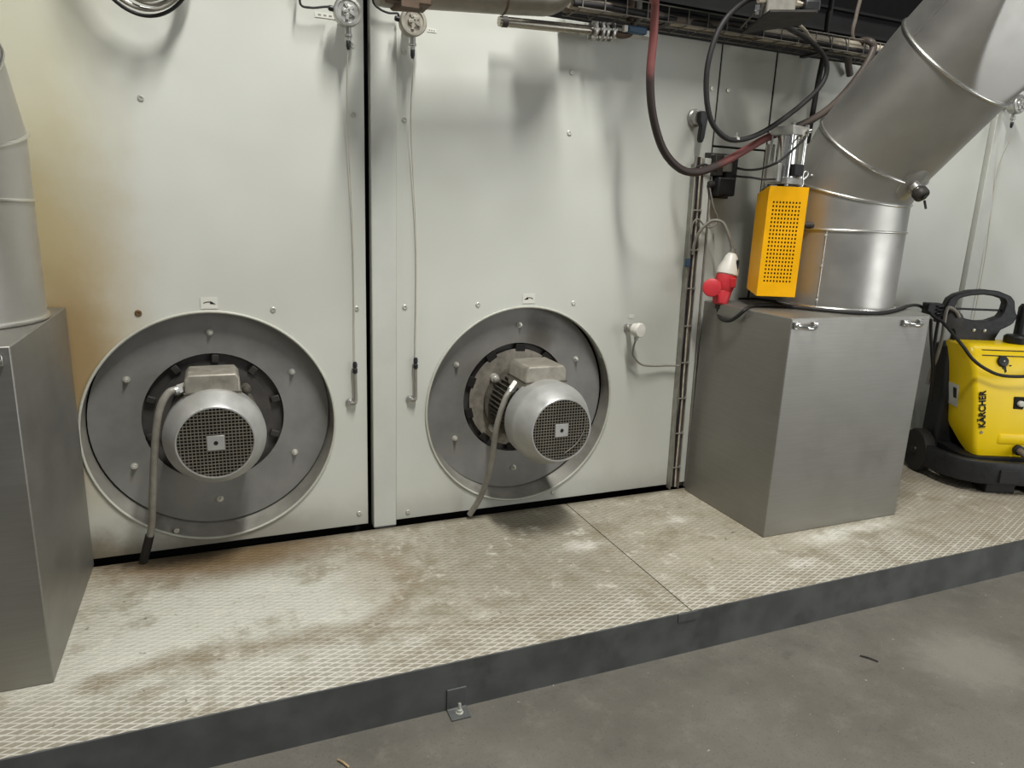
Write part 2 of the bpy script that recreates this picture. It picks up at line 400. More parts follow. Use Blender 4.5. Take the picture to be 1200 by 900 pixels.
mb.box((1.646, .004, 1.8852), (1.960, .0295, 1.8928)); struct('trim_7', mb, 'gap', smooth=0)
mb = MB(); mb.box((3.562, -.022, .172), (3.663, .03, WT)); struct('trim_2', mb, 'post', bevel=.003)
mb = MB(); mb.box((3.668, 0, .186), (6.5, .03, WT)); struct('wall_far', mb, 'wall', smooth=0, bevel=.002, seg=1)
mb = MB(); mb.box((-4.2, .16, 0), (6.5, .2, WT)); mb.box((-4.2, .05, WT - .02), (6.5, 2.4, WT)); struct('wall_inner', mb, 'gap', smooth=0)
mb = MB(); mb.box((-5, 2.4, 0), (7, 2.45, 5.6)); struct('wall_back', mb, 'void_shade', smooth=0)
mb = MB(); mb.box((-5, -7, 5.6), (7, 2.45, 5.7)); struct('ceiling', mb, 'void_shade', smooth=0)
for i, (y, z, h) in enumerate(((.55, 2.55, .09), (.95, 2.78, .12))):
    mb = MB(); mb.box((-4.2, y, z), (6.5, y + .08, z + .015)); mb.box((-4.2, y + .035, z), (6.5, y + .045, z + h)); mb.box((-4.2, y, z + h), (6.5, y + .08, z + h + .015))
    struct('trim_%d' % (i + 3), mb, 'void_shade', smooth=0)

# screw heads let into the panels (parts of the panels)
def screw(parent, x, z, mat='screw', r=.0105):
    mb = MB(); mb.lathe([(r, -.002), (r, .0025), (r * .8, .0042), (.0045, .0042), (.0038, .0022), (.0, .0022)], (x, 0, z), (0, -1, 0), 20)
    mb.build('screw', mat, parent)
for x, z in ((-.774, 1.879), (-.048, 2.132), (-.048, 1.887), (-.045, 1.141), (-.369, 1.141), (-.769, .263), (-.045, .24)): screw(wall_l, x, z)
screw(wall_l, -.838, 1.136, 'rust_screw', .012)
for x, z in ((.151, 2.131), (.151, 1.886), (.156, 1.144), (.875, 2.133), (.879, 1.89), (.481, 1.15), (.949, 1.152), (.899, .223), (.173, .217), (1.603, 2.139)): screw(wall_m, x, z)
screw(wall_d, 1.696, 2.141); screw(wall_r, 2.72, 1.28, 'rust_screw', .006)

# round recesses behind the openings, with a rolled pale lip
for i, x in enumerate((X1, X2)):
    mb = MB(); mb.rings([[(x + (.4594 - k * .0125) * math.cos(a), -.004 + .066 * k, HZ + .029 * k + (.4594 - k * .0125) * math.sin(a)) for a in [2 * PI * j / 96 for j in range(96)]] for k in (0, .25, .5, .75, 1)], False, False)
    t_ = struct('trim_%d' % (5 + i), mb, 'tube', smooth=60)
    mb = MB(); mb.tube([(x + .4625 * math.cos(a), -.003, HZ + .4625 * math.sin(a)) for a in [2 * PI * j / 96 for j in range(96)]], .0055, 10, 1, True, True); mb.build('rolled_lip', 'rim', t_, smooth=60)
    mb = MB(); mb.lathe([(.50, .0), (.50, .01)], (x, .114, HZ + .01), (0, 1, 0), 64); mb.build('recess_back', 'gap', t_, smooth=0)

# ------------------------------------------------------------ raised platform
pf = thing('platform', 'long raised platform of pale worn tread plate with a dark grey steel front edge', 'platform', (0, -.5, 0))
SEAM = .9595
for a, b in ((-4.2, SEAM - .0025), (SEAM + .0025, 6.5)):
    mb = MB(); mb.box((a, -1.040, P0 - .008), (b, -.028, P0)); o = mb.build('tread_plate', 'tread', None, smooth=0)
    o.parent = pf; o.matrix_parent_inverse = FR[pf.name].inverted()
mb = MB(); mb.box((-4.2, -1.0464, .0), (6.5, -1.0402, P0 + .0005)); mb.box((-4.2, -1.0402, .0), (6.5, -.99, .006)); mb.build('front_edge', 'steel_edge', pf, smooth=0)
mb = MB(); mb.box((.897, -1.0495, .135), (.982, -1.0464, P0 + .001)); mb.build('edge_patch', 'steel_edge', pf, bevel=.001)
mb = MB(); mb.box((-4.2, -.99, .04), (6.5, -.04, .158)); mb.build('underframe', 'gap', pf, smooth=0)
br = thing('floor_bracket', 'small steel angle bracket bolting the platform edge to the floor', 'bracket', (.062, -1.05, 0))
mb = MB(); mb.prism([(-1.0470, 0), (-1.1020, 0), (-1.1020, .006), (-1.0565, .006), (-1.0530, .0095), (-1.0530, .077), (-1.0470, .077)], .030, .094, Matrix(((0, 0, 1, 0), (1, 0, 0, 0), (0, 1, 0, 0), (0, 0, 0, 1))))
mb.build('angle_plate', 'steel_edge', br, bevel=.0015)
bx, by = .064, -1.076
mb = MB(); mb.lathe([(.0125, 0), (.0125, .0025)], (bx, by, .006), (0, 0, 1), 24); mb.build('washer', 'screw', br)
mb = MB(); mb.lathe([(.0095, 0), (.0095, .009), (.0085, .010)], (bx, by, .0085), (0, 0, 1), 6); mb.build('nut', 'screw', br, smooth=0)
mb = MB(); mb.lathe([(.005, 0), (.005, .019), (.004, .021)], (bx, by, .0185), (0, 0, 1), 16); mb.build('stud', 'screw', br)

# ------------------------------------------------------------ fan units
def fan(x, za, zm, yf, ys, label, sooty, cable, tz):
    """x, za: plate centre; zm: motor axis; yf: front of grille; ys: where cowl starts"""
    t = thing('fan_motor', label, 'fan motor', (x, .05, za), group='round fan motor units in the machine panels')
    # plate with central hole
    R0, R1 = .4425, .262
    mb = MB(); mb.lathe([(R1, .0), (R0, .0), (R0, .006), (R1, .006), (R1, .0)], (x, .056, za), (0, -1, 0), 96, False, False)
    me_name = mb.build('mounting_plate', 'plate_soot' if sooty else 'plate_clean', None, smooth=35)
    o = me_name; o.parent = t
    inv = FR[t.name].inverted()
    for vv in o.data.vertices: vv.co = inv @ vv.co
    FR[o.name] = FR[t.name]; plate = o
    for k in range(6):
        a = PI / 2 + k * PI / 3; bx_, bz_ = x + .346 * math.cos(a), za + .346 * math.sin(a)
        mb = MB(); mb.lathe([(.013, 0), (.013, .003), (.0088, .003), (.0088, .012), (.0055, .0125), (.005, .022), (.0, .0225)], (bx_, .05, bz_), (0, -1, 0), 14)
        mb.build('bolt', 'screw', plate)
    # flange behind the plate
    mb = MB(); mb.lathe([(.30, 0), (.30, .006), (.216, .006), (.216, .016), (.10, .018)], (x, .080, za), (0, -1, 0), 64)
    mb.build('back_flange', 'flange', t)
    nclip = 10
    for k in range(nclip):
        a = 2 * PI * k / nclip + .26; m = Matrix.Translation((x, .062, za)) @ Matrix.Rotation(-a, 4, 'Y')
        mb = MB(); w_ = .024 if sooty else .013
        mb.box((.222, -.010, -w_), (.256, .012, w_), m); mb.build('clip', 'gap' if sooty else 'dgrey', t, bevel=.003)
    if sooty:
        mb = MB(); mb.lathe([(.232, 0), (.232, .006), (.17, .012), (.16, .012)], (x, .062, za), (0, -1, 0), 48); mb.build('bearing_shield', 'flange_light', t)
    # finned body
    mb = MB(); mb.lathe([(.165, -.01), (.165, .022), (.128, .03), (.122, -ys + .02)], (x, .05, zm), (0, -1, 0), 40)
    L = -ys + .02
    for k in range(44):
        a = 2 * PI * (k + .5) / 44
        if 1.15 < a < 1.99: continue
        m = Matrix.Translation((x, .05, zm)) @ Matrix.Rotation(-a, 4, 'Y')
        mb.box((.118, -L - .02, -.0024), (.150, -.03, .0024), m)
    mb.build('motor_body', 'motor', t, smooth=30)
    for k in range(4):
        a = PI / 4 + k * PI / 2; px_, pz_ = x + .168 * math.cos(a), zm + .168 * math.sin(a)
        mb = MB(); mb.lathe([(.020, -.005), (.020, .02), (.013, .022), (.012, .04), (.006, .043)], (px_, .045, pz_), (0, -1, 0), 14); mb.build('flange_bolt', 'screw' if sooty else 'motor', t)
    # cowl
    sh = yf - ys; D = -yf
    prof = [(.172, -ys - .0), (.1765, -ys + .004), (.1785, -ys + (-sh) * .44), (.1775, -ys + (-sh) * .50), (.174, -ys + (-sh) * .56), (.1395, D - .006), (.1335, D), (.1285, D), (.1285, D - .006), (.150, -ys + (-sh) * .6), (.165, -ys + (-sh) * .4), (.165, -ys)]
    mb = MB(); mb.lathe(prof, (x, 0, zm), (0, -1, 0), 72, False, False); mb.build('fan_cowl', 'cover', t, smooth=28)
    # grille of crossed wires, solid square hub plate
    mb = MB(); n = 21; r = .1295; pit = 2 * r / n
    for k in range(1, n):
        q = -r + k * pit; hh = math.sqrt(r * r - q * q)
        mb.box((x - hh, yf + .001, zm + q - .0013), (x + hh, yf + .004, zm + q + .0013))
        mb.box((x + q - .0013, yf + .0012, zm - hh), (x + q + .0013, yf + .0038, zm + hh))
    gr = mb.build('grille', 'grille', t, smooth=0)
    mb = MB(); mb.box((x - .029, yf - .001, zm - .027), (x + .029, yf + .003, zm + .027)); mb.build('hub_plate', 'cover', gr, bevel=.001)
    mb = MB(); mb.lathe([(.0075, 0), (.0075, .0015), (.0, .0016)], (x, yf - .001, zm), (0, -1, 0), 18); mb.build('hub_hole', 'gap', gr)
    mb = MB(); mb.lathe([(.127, 0), (.127, .004)], (x, yf + .03, zm), (0, -1, 0), 40); mb.build('fan_disc', 'gap', t)
    if sooty:
        mb = MB(); mb.tube([(x + .105, yf - .002, zm + .05), (x + .10, yf - .003, zm - .01), (x + .07, yf - .003, zm - .06), (x + .02, yf - .002, zm - .098)], .0022, 6); mb.build('bent_wire', 'bead', gr)
    # terminal box on top
    y0, y1 = tz
    mb = MB(); poly = [(-.097, .118), (.097, .118), (.097, .155), (.093, .16), (.093, .214), (.080, .232), (-.080, .232), (-.093, .214), (-.093, .16), (-.097, .155)]
    mb.prism([(x + a, zm + b) for a, b in poly], y0, y1, Matrix(((1, 0, 0, 0), (0, 0, 1, 0), (0, 1, 0, 0), (0, 0, 0, 1))))
    tb = mb.build('terminal_box', 'tbox', t, bevel=.006, seg=3, smooth=40)
    mb = MB(); mb.prism([(x + a, zm + b) for a, b in [(-.0985, .160), (.0985, .160), (.0985, .168), (-.0985, .168)]], y0 - .003, y1 + .003, Matrix(((1, 0, 0, 0), (0, 0, 1, 0), (0, 1, 0, 0), (0, 0, 0, 1))))
    mb.build('lid_joint', 'motor', tb, bevel=.002)
    g0 = Vector(cable[0]); g1 = Vector(cable[1]); d = (g1 - g0).normalized()
    mb = MB(); mb.cyl(g0 - d * .035, g0 + d * .008, .019, 6); mb.cyl(g0 + d * .004, g0 + d * .02, .0165, 20); mb.build('cable_gland', 'alu', tb, smooth=20)
    mb = MB(); mb.tube(cable, .013, 14); mb.build('cable', 'conduit', t, smooth=60)
    e0, e1 = Vector(cable[-2]), Vector(cable[-1]); s0 = e0.lerp(e1, .15)
    if not sooty:
        mb = MB(); mb.tube([s0, e0.lerp(e1, .6), e1 + Vector((0, 0, .003))], .0165, 14); mb.build('cable_sleeve', 'rubber', t, smooth=60)
    return t
fan(-.602, .705, .703, -.272, -.125, 'left fan motor, seen almost head-on, in the stained panel beside the left metal box', False,
    [(-0.711, -0.160, 0.881), (-0.750, -0.175, 0.872), (-0.784, -0.185, 0.804), (-0.809, -0.175, 0.655), (-0.830, -0.140, 0.479), (-0.851, -0.090, 0.315), (-0.888, -0.055, 0.179)], (-.185, -.02))
fan(.704, .703, .688, -.43, -.235, 'right fan motor with soot stain above, casting a shadow on the platform in the middle', True,
    [(0.586, -0.170, 0.806), (0.548, -0.190, 0.768), (0.513, -0.190, 0.648), (0.507, -0.150, 0.459), (0.490, -0.090, 0.296), (0.451, -0.050, 0.188)], (-.262, -.07))

# ------------------------------------------------------------ arrow stickers above the fans
def arrow(x, z, w, h, sg, label):
    t = thing('direction_sticker', label, 'sticker', (x, 0, z), group='rotation arrow stickers')
    mb = MB(); mb.box((x - w / 2, -.0022, z - h / 2), (x + w / 2, -.0002, z + h / 2)); mb.build('backing', 'sticker', t, smooth=0)
    n = 12; up, lo = [], []
    for k in range(n + 1):
        u = -.020 + .027 * k / n; zz = .0045 - 16 * (u + .002) ** 2; th = .0016
        up.append((x + sg * u, z + zz + th)); lo.append((x + sg * u, z + zz - th))
    mb = MB(); mb.prism(up + lo[::-1], -.0030, -.0022, Matrix(((1, 0, 0, 0), (0, 0, 1, 0), (0, 1, 0, 0), (0, 0, 0, 1))))
    mb.prism([(x + sg * .005, z + .0085), (x + sg * .0235, z - .0045), (x + sg * .003, z - .0035)], -.0030, -.0022, Matrix(((1, 0, 0, 0), (0, 0, 1, 0), (0, 1, 0, 0), (0, 0, 0, 1))))
    mb.build('arrow', 'ink', t, smooth=0)
arrow(-.598, 1.170, .060, .042, 1, 'small white sticker with a black arrow pointing right, above the left fan motor')
arrow(.722, 1.174, .060, .042, -1, 'small white sticker with a black arrow pointing left, above the right fan motor')
def tagplate(x, z, w, h, label):
    t = thing('tag_sticker', label, 'sticker', (x, 0, z), group='blank looking tags beside the sensor heads')
    mb = MB(); mb.box((x - w / 2, -.002, z - h / 2), (x + w / 2, -.0002, z + h / 2)); mb.build('backing', 'sticker', t, smooth=0)
    mb = MB()
    for k in range(3): mb.box((x - w * .36 + k * w * .26, -.0026, z - h * .15), (x - w * .36 + k * w * .26 + w * .15, -.002, z + h * .15))
    mb.build('faded_print', 'grey_ink', t, smooth=0)
tagplate(-.145, 2.221, .075, .018, 'narrow white tag left of the left sensor head'); tagplate(.259, 2.221, .036, .014, 'tiny white tag right of the middle sensor head')

# ------------------------------------------------------------ round sensor heads with their thin tubes
def sensor(x, z, label, shaded):
    yo = -.04
    t = thing('dial_sensor', label, 'sensor', (x, 0, z), group='round sensor heads at the top of the thin tubes')
    m = 'tbox' if shaded else 'alu'  # head under the clamp gets duller metal, its shade put into the colour
    mb = MB(); mb.lathe([(.016, -.05), (.016, .02), (.034, .024), (.046, .028), (.0485, .04), (.0485, .066), (.046, .073), (.040, .073)], (x, yo, z), (0, -1, 0), 48); mb.build('case', 'tbox' if shaded else 'alu', t)
    mb = MB(); mb.lathe([(.0495, .058), (.0505, .062), (.0505, .072), (.047, .077), (.038, .078), (.036, .074), (.022, .074), (.019, .079), (.013, .080), (0, .080)], (x, yo, z), (0, -1, 0), 48); c = mb.build('cap', m, t)
    mb = MB()
    for k, (r0, r1) in enumerate(((.004, .026), (.010, .030), (.006, .022), (.012, .028), (.004, .024))):
        mm = Matrix.Translation((x, yo - .078, z)) @ Matrix.Rotation(.5 + 2 * PI * k / 5, 4, 'Y'); mb.box((r0, -.005, -.006), (r1, .004, .005), mm)
    mb.build('cap_ribs', m, c, bevel=.001)
    mb = MB(); mb.lathe([(.011, .044), (.011, .07), (.014, .07), (.014, .078), (.009, .079), (.009, .092)], (x + .004, yo - .045, z), (0, 0, -1), 16); mb.build('neck', 'alu', t)
    mb = MB(); mb.lathe([(.006, .09), (.0085, .094), (.0085, .11), (.005, .122)], (x + .004, yo - .045, z), (0, 0, -1), 14); mb.build('hose_nipple', 'black', t)
    mb = MB(); mb.lathe([(.010, .044), (.010, .062), (.007, .066)], (x, yo - .05, z), (-1, 0, .12), 12); mb.build('cable_entry', 'black', t)
def tube_line(xt, xb, zt, zb, xf, zf, label):
    t = thing('sensing_tube', label, 'tube', (xb, 0, zf), group='thin sensing tubes down the panels')
    mb = MB(); mb.tube([(xt, -.085, zt), (xt - .001, -.075, zt - .05), (xt + .004, -.03, zt - .25), (xb, -.012, zb + .5), (xb, -.016, zb)], .0021, 8); mb.build('thin_tube', 'tubing', t)
    mb = MB(); mb.lathe([(.006, 0), (.0095, .008), (.0095, .022), (.006, .026), (.010, .03), (.010, .046), (.006, .05)], (xb, -.018, zb + .018), (0, 0, -1), 14); mb.build('connector', 'black', t)
    mb = MB(); mb.tube([(xb, -.018, zb - .02), (xb + .001, -.018, zf + .05), (xb + .0015, -.02, zf + .012), (xb - .004, -.021, zf), (xf, -.014, zf - .001)], .0072, 10); mb.build('elbow_pipe', 'conduit', t)
    mb = MB(); mb.lathe([(.018, 0), (.018, .006), (.012, .009), (.012, .018), (.008, .019)], (xf, -.0, zf), (0, -1, 0), 20); mb.build('wall_flange', 'alu', t)
sensor(*(-0.082, 2.220),  'shiny round sensor head on the left panel beside the black gap', False)
sensor(*(0.157, 2.217),  'dull grey round sensor head below the brown pipe clamp', True)
sensor(*(3.596, 2.237),  'round sensor head at the right edge, half hidden behind the bent duct', False)
tube_line(-.080, -.058, 2.11, .905, -.078, .747, 'thin tube running down the left panel from the shiny sensor head to an elbow')
tube_line(.166, .199, 2.10, .912, .180, .745, 'thin tube running down the panel right of the pale post from the dull sensor head')
tube_line(3.63, 3.70, 2.11, .905, 3.685, .747, 'thin tube on the far right panel below the half hidden sensor head')
t = thing('sensor_cable', 'thin black cable leading to the shiny left sensor head', 'cable', (-0.141, -0.050, 2.240), group='thin cables of the sensor heads')
mb = MB(); mb.tube([(-.25, -.05, 2.345), (-.235, -.05, 2.31), (-0.239, -0.050, 2.238), (-0.204, -0.050, 2.229), (-0.156, -0.050, 2.238), (-.135, -.05, 2.241)], .0042, 8); mb.build('sheath', 'rubber', t)
t = thing('sensor_cable', 'thin black cable leading to the dull sensor head under the pipe clamp', 'cable', (0.061, -0.050, 2.256), group='thin cables of the sensor heads')
mb = MB(); mb.tube([(.02, -.05, 2.345), (0.020, -0.050, 2.282), (0.042, -0.050, 2.259), (0.077, -0.050, 2.249), (0.112, -0.050, 2.251), (.114, -.05, 2.234)], .0042, 8); mb.build('sheath', 'rubber', t)

# small sensor on the right of the middle panel
t = thing('temperature_sensor', 'small silver temperature sensor with looped grey cable, right of the right fan', 'sensor', (1.262, 0, 1.03))
mb = MB(); mb.lathe([(.022, 0), (.022, .008), (.014, .01), (.012, .05), (.016, .052), (.016, .066)], (1.250, 0, 1.031), (0, -1, 0), 20); mb.build('stem', 'alu', t)
hd = Vector((1.250, -.082, 1.032)); ax = Vector((.25, -1, .02)).normalized()
mb = MB(); mb.lathe([(.020, -.022), (.030, -.014), (.031, .006), (.034, .008), (.034, .022), (.030, .028), (0, .030)], hd, ax, 28); mb.build('head', 'white', t)
mb = MB(); mb.lathe([(.010, .024), (.010, .05), (.007, .052)], hd, (0, 0, -1), 12); mb.build('gland', 'alu', t)
mb = MB(); mb.tube([hd + Vector((0, 0, -.045)), hd + Vector((-.004, .01, -.09)), (1.263, -0.050, 0.900), (1.321, -0.040, 0.853), (1.408, -0.030, 0.839), (1.472, -0.025, 0.837), (1.556, -.03, .833)], .0048, 10); mb.build('cable', 'conduit', t)
mb = MB(); mb.box((1.252, -.002, 1.075), (1.280, -.0002, 1.092)); tag(mb.build('tag_sticker', 'sticker', bevel=.0005), 'tiny yellowish white tag just above the silver temperature sensor', 'sticker')
# black rotary latch
t = thing('door_latch', 'black lever latch on the panel above the vertical cable channel', 'latch', (1.54, 0, 2.0))
mb = MB(); mb.lathe([(.040, 0), (.040, .012), (.036, .016), (.031, .018), (.030, .034), (.027, .038)], (1.522, 0, 2.003), (0, -1, 0), 32); mb.build('rosette', 'alu', t)
mb = MB(); mb.prism([(1.508, 2.028), (1.542, 2.030), (1.556, 2.012), (1.553, 1.985), (1.546, 1.915), (1.538, 1.893), (1.524, 1.893), (1.518, 1.91), (1.521, 1.965), (1.508, 1.985)], -.062, -.036, Matrix(((1, 0, 0, 0), (0, 0, 1, 0), (0, 1, 0, 0), (0, 0, 0, 1)))); mb.build('lever', 'black', t, bevel=.006, seg=3)

# ------------------------------------------------------------ sheet metal boxes and ducts
def handle(x, y, z, parent, w=.10):
    mb = MB(); 
    for s in (-1, 1): mb.box((x + s * w * .5 - .012, y - .014, z - .014), (x + s * w * .5 + .012, y + .0, z + .014))
    pts = [(x - w * .5, y - .008, z), (x - w * .42, y - .022, z - .003), (x - w * .2, y - .034, z - .007), (x, y - .037, z - .008), (x + w * .2, y - .034, z - .007), (x + w * .42, y - .022, z - .003), (x + w * .5, y - .008, z)]
    mb.tube(pts, .0095, 10); mb.build('handle', 'chrome', parent, bevel=.003, smooth=50)
def duct_box(poly, label, loc, handles):
    t = thing('duct_box', label, 'metal box', loc, group='brushed metal boxes carrying the ducts')
    mb = MB(); mb.prism(poly, P0, 1.1626); mb.build('box_body', 'box', t, bevel=.004, seg=2, smooth=35)
    for h in handles: handle(*h, t)
    return t
duct_box([(1.642, -.055), (1.642, -.642), (2.470, -.642), (2.75, -.055)], 'brushed metal box on the platform, carrying the thick bent duct, beside the pressure washer', (2.05, -.35, P0), [(1.714, -.642, 1.132), (2.351, -.642, 1.130, )])
duct_box([(-2.15, -.012), (-1.90, -.75), (-1.071, -.75), (-1.062, -.012)], 'brushed metal box cut off by the left edge of the picture', (-1.5, -.37, P0), [(-1.150, -.75, 1.128), (-1.80, -.75, 1.128)])

def duct(cx, cy, az, label, right):
    r = .2704; t = thing('bent_duct', label, 'duct', (cx, cy, 1.1626), group='round bent exhaust ducts')
    Z = Vector((0, 0, 1)); h = Vector((math.sin(az), -math.cos(az), 0)); e1 = Vector((math.cos(az), math.sin(az), 0))
    dirs = [Z, Z, h * math.sin(.493) + Z * math.cos(.493), h * math.sin(.7376) + Z * math.cos(.7376), h * math.sin(.79) + Z * math.cos(.79)]
    lens = [1.5257 - 1.1626, 1.7089 - 1.5257 - (0 if right else .009), .2047, .4551, .75]
    pts = [Vector((cx, cy, 1.1626))]
    for d, l in zip(dirs, lens): pts.append(pts[-1] + d * l)
    N = 96
    def ring(Pt, d, n, rr=r, seg=N):
        e2 = d.cross(e1); out = []
        for k in range(seg):
            a = 2 * PI * k / seg; X = (e1 * math.cos(a) + e2 * math.sin(a)) * rr
            out.append(Pt + X - d * (X.dot(n) / d.dot(n)))
        return out
    def surf(Pt, d, a, rr=r):
        e2 = d.cross(e1); return Pt + (e1 * math.cos(a) + e2 * math.sin(a)) * rr
    names = ['lower_section', 'collar_section', 'elbow_section', 'long_section', 'top_section']
    secs = []
    for i in range(5):
        d = dirs[i]; n0 = d if i == 0 else (dirs[i - 1] + d).normalized(); n1 = d if i == 4 else (dirs[i + 1] + d).normalized()
        M_ = 70 if i == 4 else 2
        A = ring(pts[i], d, n0); B = ring(pts[i + 1], d, n1)
        rs = [[a.lerp(b, k / (M_ - 1)) for a, b in zip(A, B)] for k in range(M_)]
        if i == 4 and right:      # dented shoulder: the sheet is pushed in to a flat facet
            c0 = Vector(DENT[0]); nd = Vector(DENT[1]).normalized()
            for rr_ in rs:
                for k in range(N):
                    for pn in (nd,):
                        q = (rr_[k] - c0).dot(pn)
                        if q > -.03: rr_[k] = rr_[k] - pn * .0035 * math.log1p(math.exp(min(q / .0035, 60)))
        mb = MB(); mb.rings(rs, i == 0, i == 4)
        s_ = mb.build(names[i], 'duct', t, smooth=50); secs.append(s_)
    def bead(i, rr=.0065, k=0):
        d = dirs[i]; n0 = (dirs[i - 1] + d).normalized() if i else d
        mb = MB(); mb.tube(ring(pts[i] + d * k, d, n0, r + .002, 72), rr, 8, 1, True, True); mb.build('bead', 'bead', secs[i], smooth=60)
    bead(0, .008, .009); bead(1, .006); bead(2); bead(3); bead(4)
    def seam(i, a, f0=.02, f1=.98, riv=(), m='duct'):
        d = dirs[i]; p, q = surf(pts[i], d, a), surf(pts[i + 1], d, a)
        mb = MB(); mb.tube([p.lerp(q, f0), p.lerp(q, f1)], .004, 8, 1, False, True); s_ = mb.build('seam', m, secs[i], smooth=60)
        nn = (p - pts[i]).normalized()
        for u in riv:
            c = p.lerp(q, u); mb = MB(); mb.lathe([(.006, -.002), (.006, .004), (.004, .0065), (0, .007)], c, nn, 12); mb.build('rivet', 'screw', secs[i])
    seam(0, SEAM_A[0], riv=(.12, .55, .93), m='bead'); seam(2, SEAM_A[1], .16, .95, riv=(.2,)); seam(4, SEAM_A[2], .02, .9)
    if right:      # oval inspection hatch with dark knob at the second mitre
        d = (dirs[2] + dirs[3]).normalized(); a = HATCH; e2 = d.cross(e1); nn = (e1 * math.cos(a) + e2 * math.sin(a)); c = pts[3] + nn * (r - .012)
        # elongated plate: bent sheet following the duct
        rows = []; tg = d.cross(nn).normalized(); 
        for k in range(9):
            rho = k / 8; row = []
            for j in range(40):
                b = 2 * PI * j / 40; u = .105 * rho * math.cos(b); w_ = .062 * rho * math.sin(b)
                aa = w_ / r
                row.append(pts[3] + d * u + (nn * math.cos(aa) + tg * math.sin(aa)) * (r + .012 * (1 - rho ** 2) + .004))
            rows.append(row)
        mb = MB(); mb.rings(rows, False, False); hs = mb.build('hatch', 'duct', t, smooth=60, solid=.003)
        mb = MB(); mb.tube(rows[-1], .004, 8, 1, True, True); mb.build('hatch_rim', 'bead', hs, smooth=60)
        kd = (nn + Vector((.15, -.15, -.35))).normalized(); c = pts[3] + nn * (r + .01)
        mb = MB(); mb.lathe([(.026, -.01), (.026, .022), (.020, .026), (.020, .034)], c, kd, 24); mb.build('hatch_neck', 'duct', hs)
        mb = MB(); mb.lathe([(.030, .032), (.033, .038), (.033, .062), (.028, .070), (.012, .071), (.011, .078), (0, .079)], c, kd, 24); kb = mb.build('hatch_knob', 'dgrey', hs)
        mb = MB(); mb.cyl(c + kd * .06 + Vector((.02, 0, -.02)), c + kd * .075 + Vector((.022, 0, -.045)), .005, 10); mb.build('knob_lever', 'dgrey', kb)
    return t
DENT = ((2.139, -0.906, 2.169), (-0.061, -0.916, -0.397))
SEAM_A = (3.482, 2.993, 2.862)
HATCH = 4.61
duct(2.24106, -.28238, .15487, 'thick galvanised duct on the right box, bending towards the upper right, dented near its top', True)
duct(-1.343, -.282, -.15487, 'galvanised duct rising from the left box at the left edge of the picture', False)

# ------------------------------------------------------------ yellow guarded pneumatic actuator beside the right duct
ROT = -.4029
ac = thing('pneumatic_actuator', 'pneumatic cylinder over a yellow perforated guard, mounted left of the thick bent duct', 'actuator', (1.700, -.350, 1.222), ROT)
GW, GD, GH = .173, .150, .482
def cells(n, first, last, size, end):
    cuts = [0]; holes = []
    for k in range(n):
        c = first + (last - first) * k / (n - 1); cuts += [c - size / 2, c + size / 2]; holes.append(len(cuts) - 2)
    return cuts + [end], set(holes)
xs, hx_ = cells(9, .026, .141, .0072, GW); zs, hz_ = cells(21, .069, .414, .0088, GH)
mb = MB(); nx, nz = len(xs), len(zs)
mb.v += [Vector((x, 0, z)) for z in zs for x in xs]
mb.f += [(j * nx + i, j * nx + i + 1, (j + 1) * nx + i + 1, (j + 1) * nx + i) for j in range(nz - 1) for i in range(nx - 1) if not (i in hx_ and j in hz_)]
mb.add([(0, 0, 0), (0, GD, .018), (0, GD, GH - .03), (0, 0, GH)], [(0, 1, 2, 3)]); mb.add([(GW, 0, 0), (GW, GD, 0), (GW, GD, GH), (GW, 0, GH)], [(0, 1, 2, 3)])
mb.add([(0, 0, 0), (GW, 0, 0), (GW, GD, 0), (0, GD, .018)], [(0, 1, 2), (0, 2, 3)])
gd = mb.build('guard', 'yellow', ac, local=True, smooth=0, solid=.002)
mb = MB(); mb.box((.012, .05, .01), (.16, .145, .475)); mb.build('yoke', 'gap', ac, local=True, bevel=.004)
mb = MB(); mb.cyl((.10, .12, .32), (.262, .117, .32), .014); mb.build('mounting_shaft', 'dgrey', ac, local=True, bevel=.003)
mb = MB(); mb.box((.012, .135, .43), (.050, .150, .668)); mb.build('back_rail', 'white', ac, local=True, bevel=.003)
cm = Matrix.Translation((.086, .078, 0)) @ Matrix.Rotation(math.radians(35), 4, 'Z')
def cbox(name, lo, hi, mat, par=ac, bev=.003):
    mb = MB(); mb.box(lo, hi, cm); return mb.build(name, mat, par, local=True, bevel=bev)
mb = MB(); mb.lathe([(.026, .462), (.026, .50)], cm @ Vector((0, 0, 0)), (0, 0, 1), 24); mb.build('neck', 'dgrey', ac, local=True)
cbox('end_block', (-.059, -.059, .492), (.059, .059, .522), 'alu'); cbox('end_block', (-.059, -.059, .700), (.059, .059, .738), 'alu')
mb = MB(); mb.lathe([(.047, .520), (.047, .702)], cm @ Vector((0, 0, 0)), (0, 0, 1), 40); mb.build('cylinder_tube', 'chrome', ac, local=True)
for sx in (-1, 1):
    for sy in (-1, 1):
        mb = MB(); p = cm @ Vector((sx * .05, sy * .05, 0)); mb.lathe([(.0055, .485), (.0055, .748)], p, (0, 0, 1), 10); mb.lathe([(.009, .738), (.009, .747)], p, (0, 0, 1), 6); mb.lathe([(.009, .484), (.009, .4925)], p, (0, 0, 1), 6); mb.build('tie_rod', 'chrome', ac, local=True)
cbox('switch_block', (-.040, -.080, .528), (.022, -.052, .578), 'black'); cbox('switch_rail', (-.090, -.03, .50), (-.062, .03, .58), 'alu')
mb = MB(); mb.lathe([(.018, 0), (.018, .02), (.013, .022), (.013, .034), (.006, .036)], cm @ Vector((.058, .0, .545)), (1, -.2, .1), 12); mb.build('knob', 'black', ac, local=True)
fa = cm @ Vector((.038, -.058, .718)); fd = Vector((-.45, -.75, -.6)).normalized()
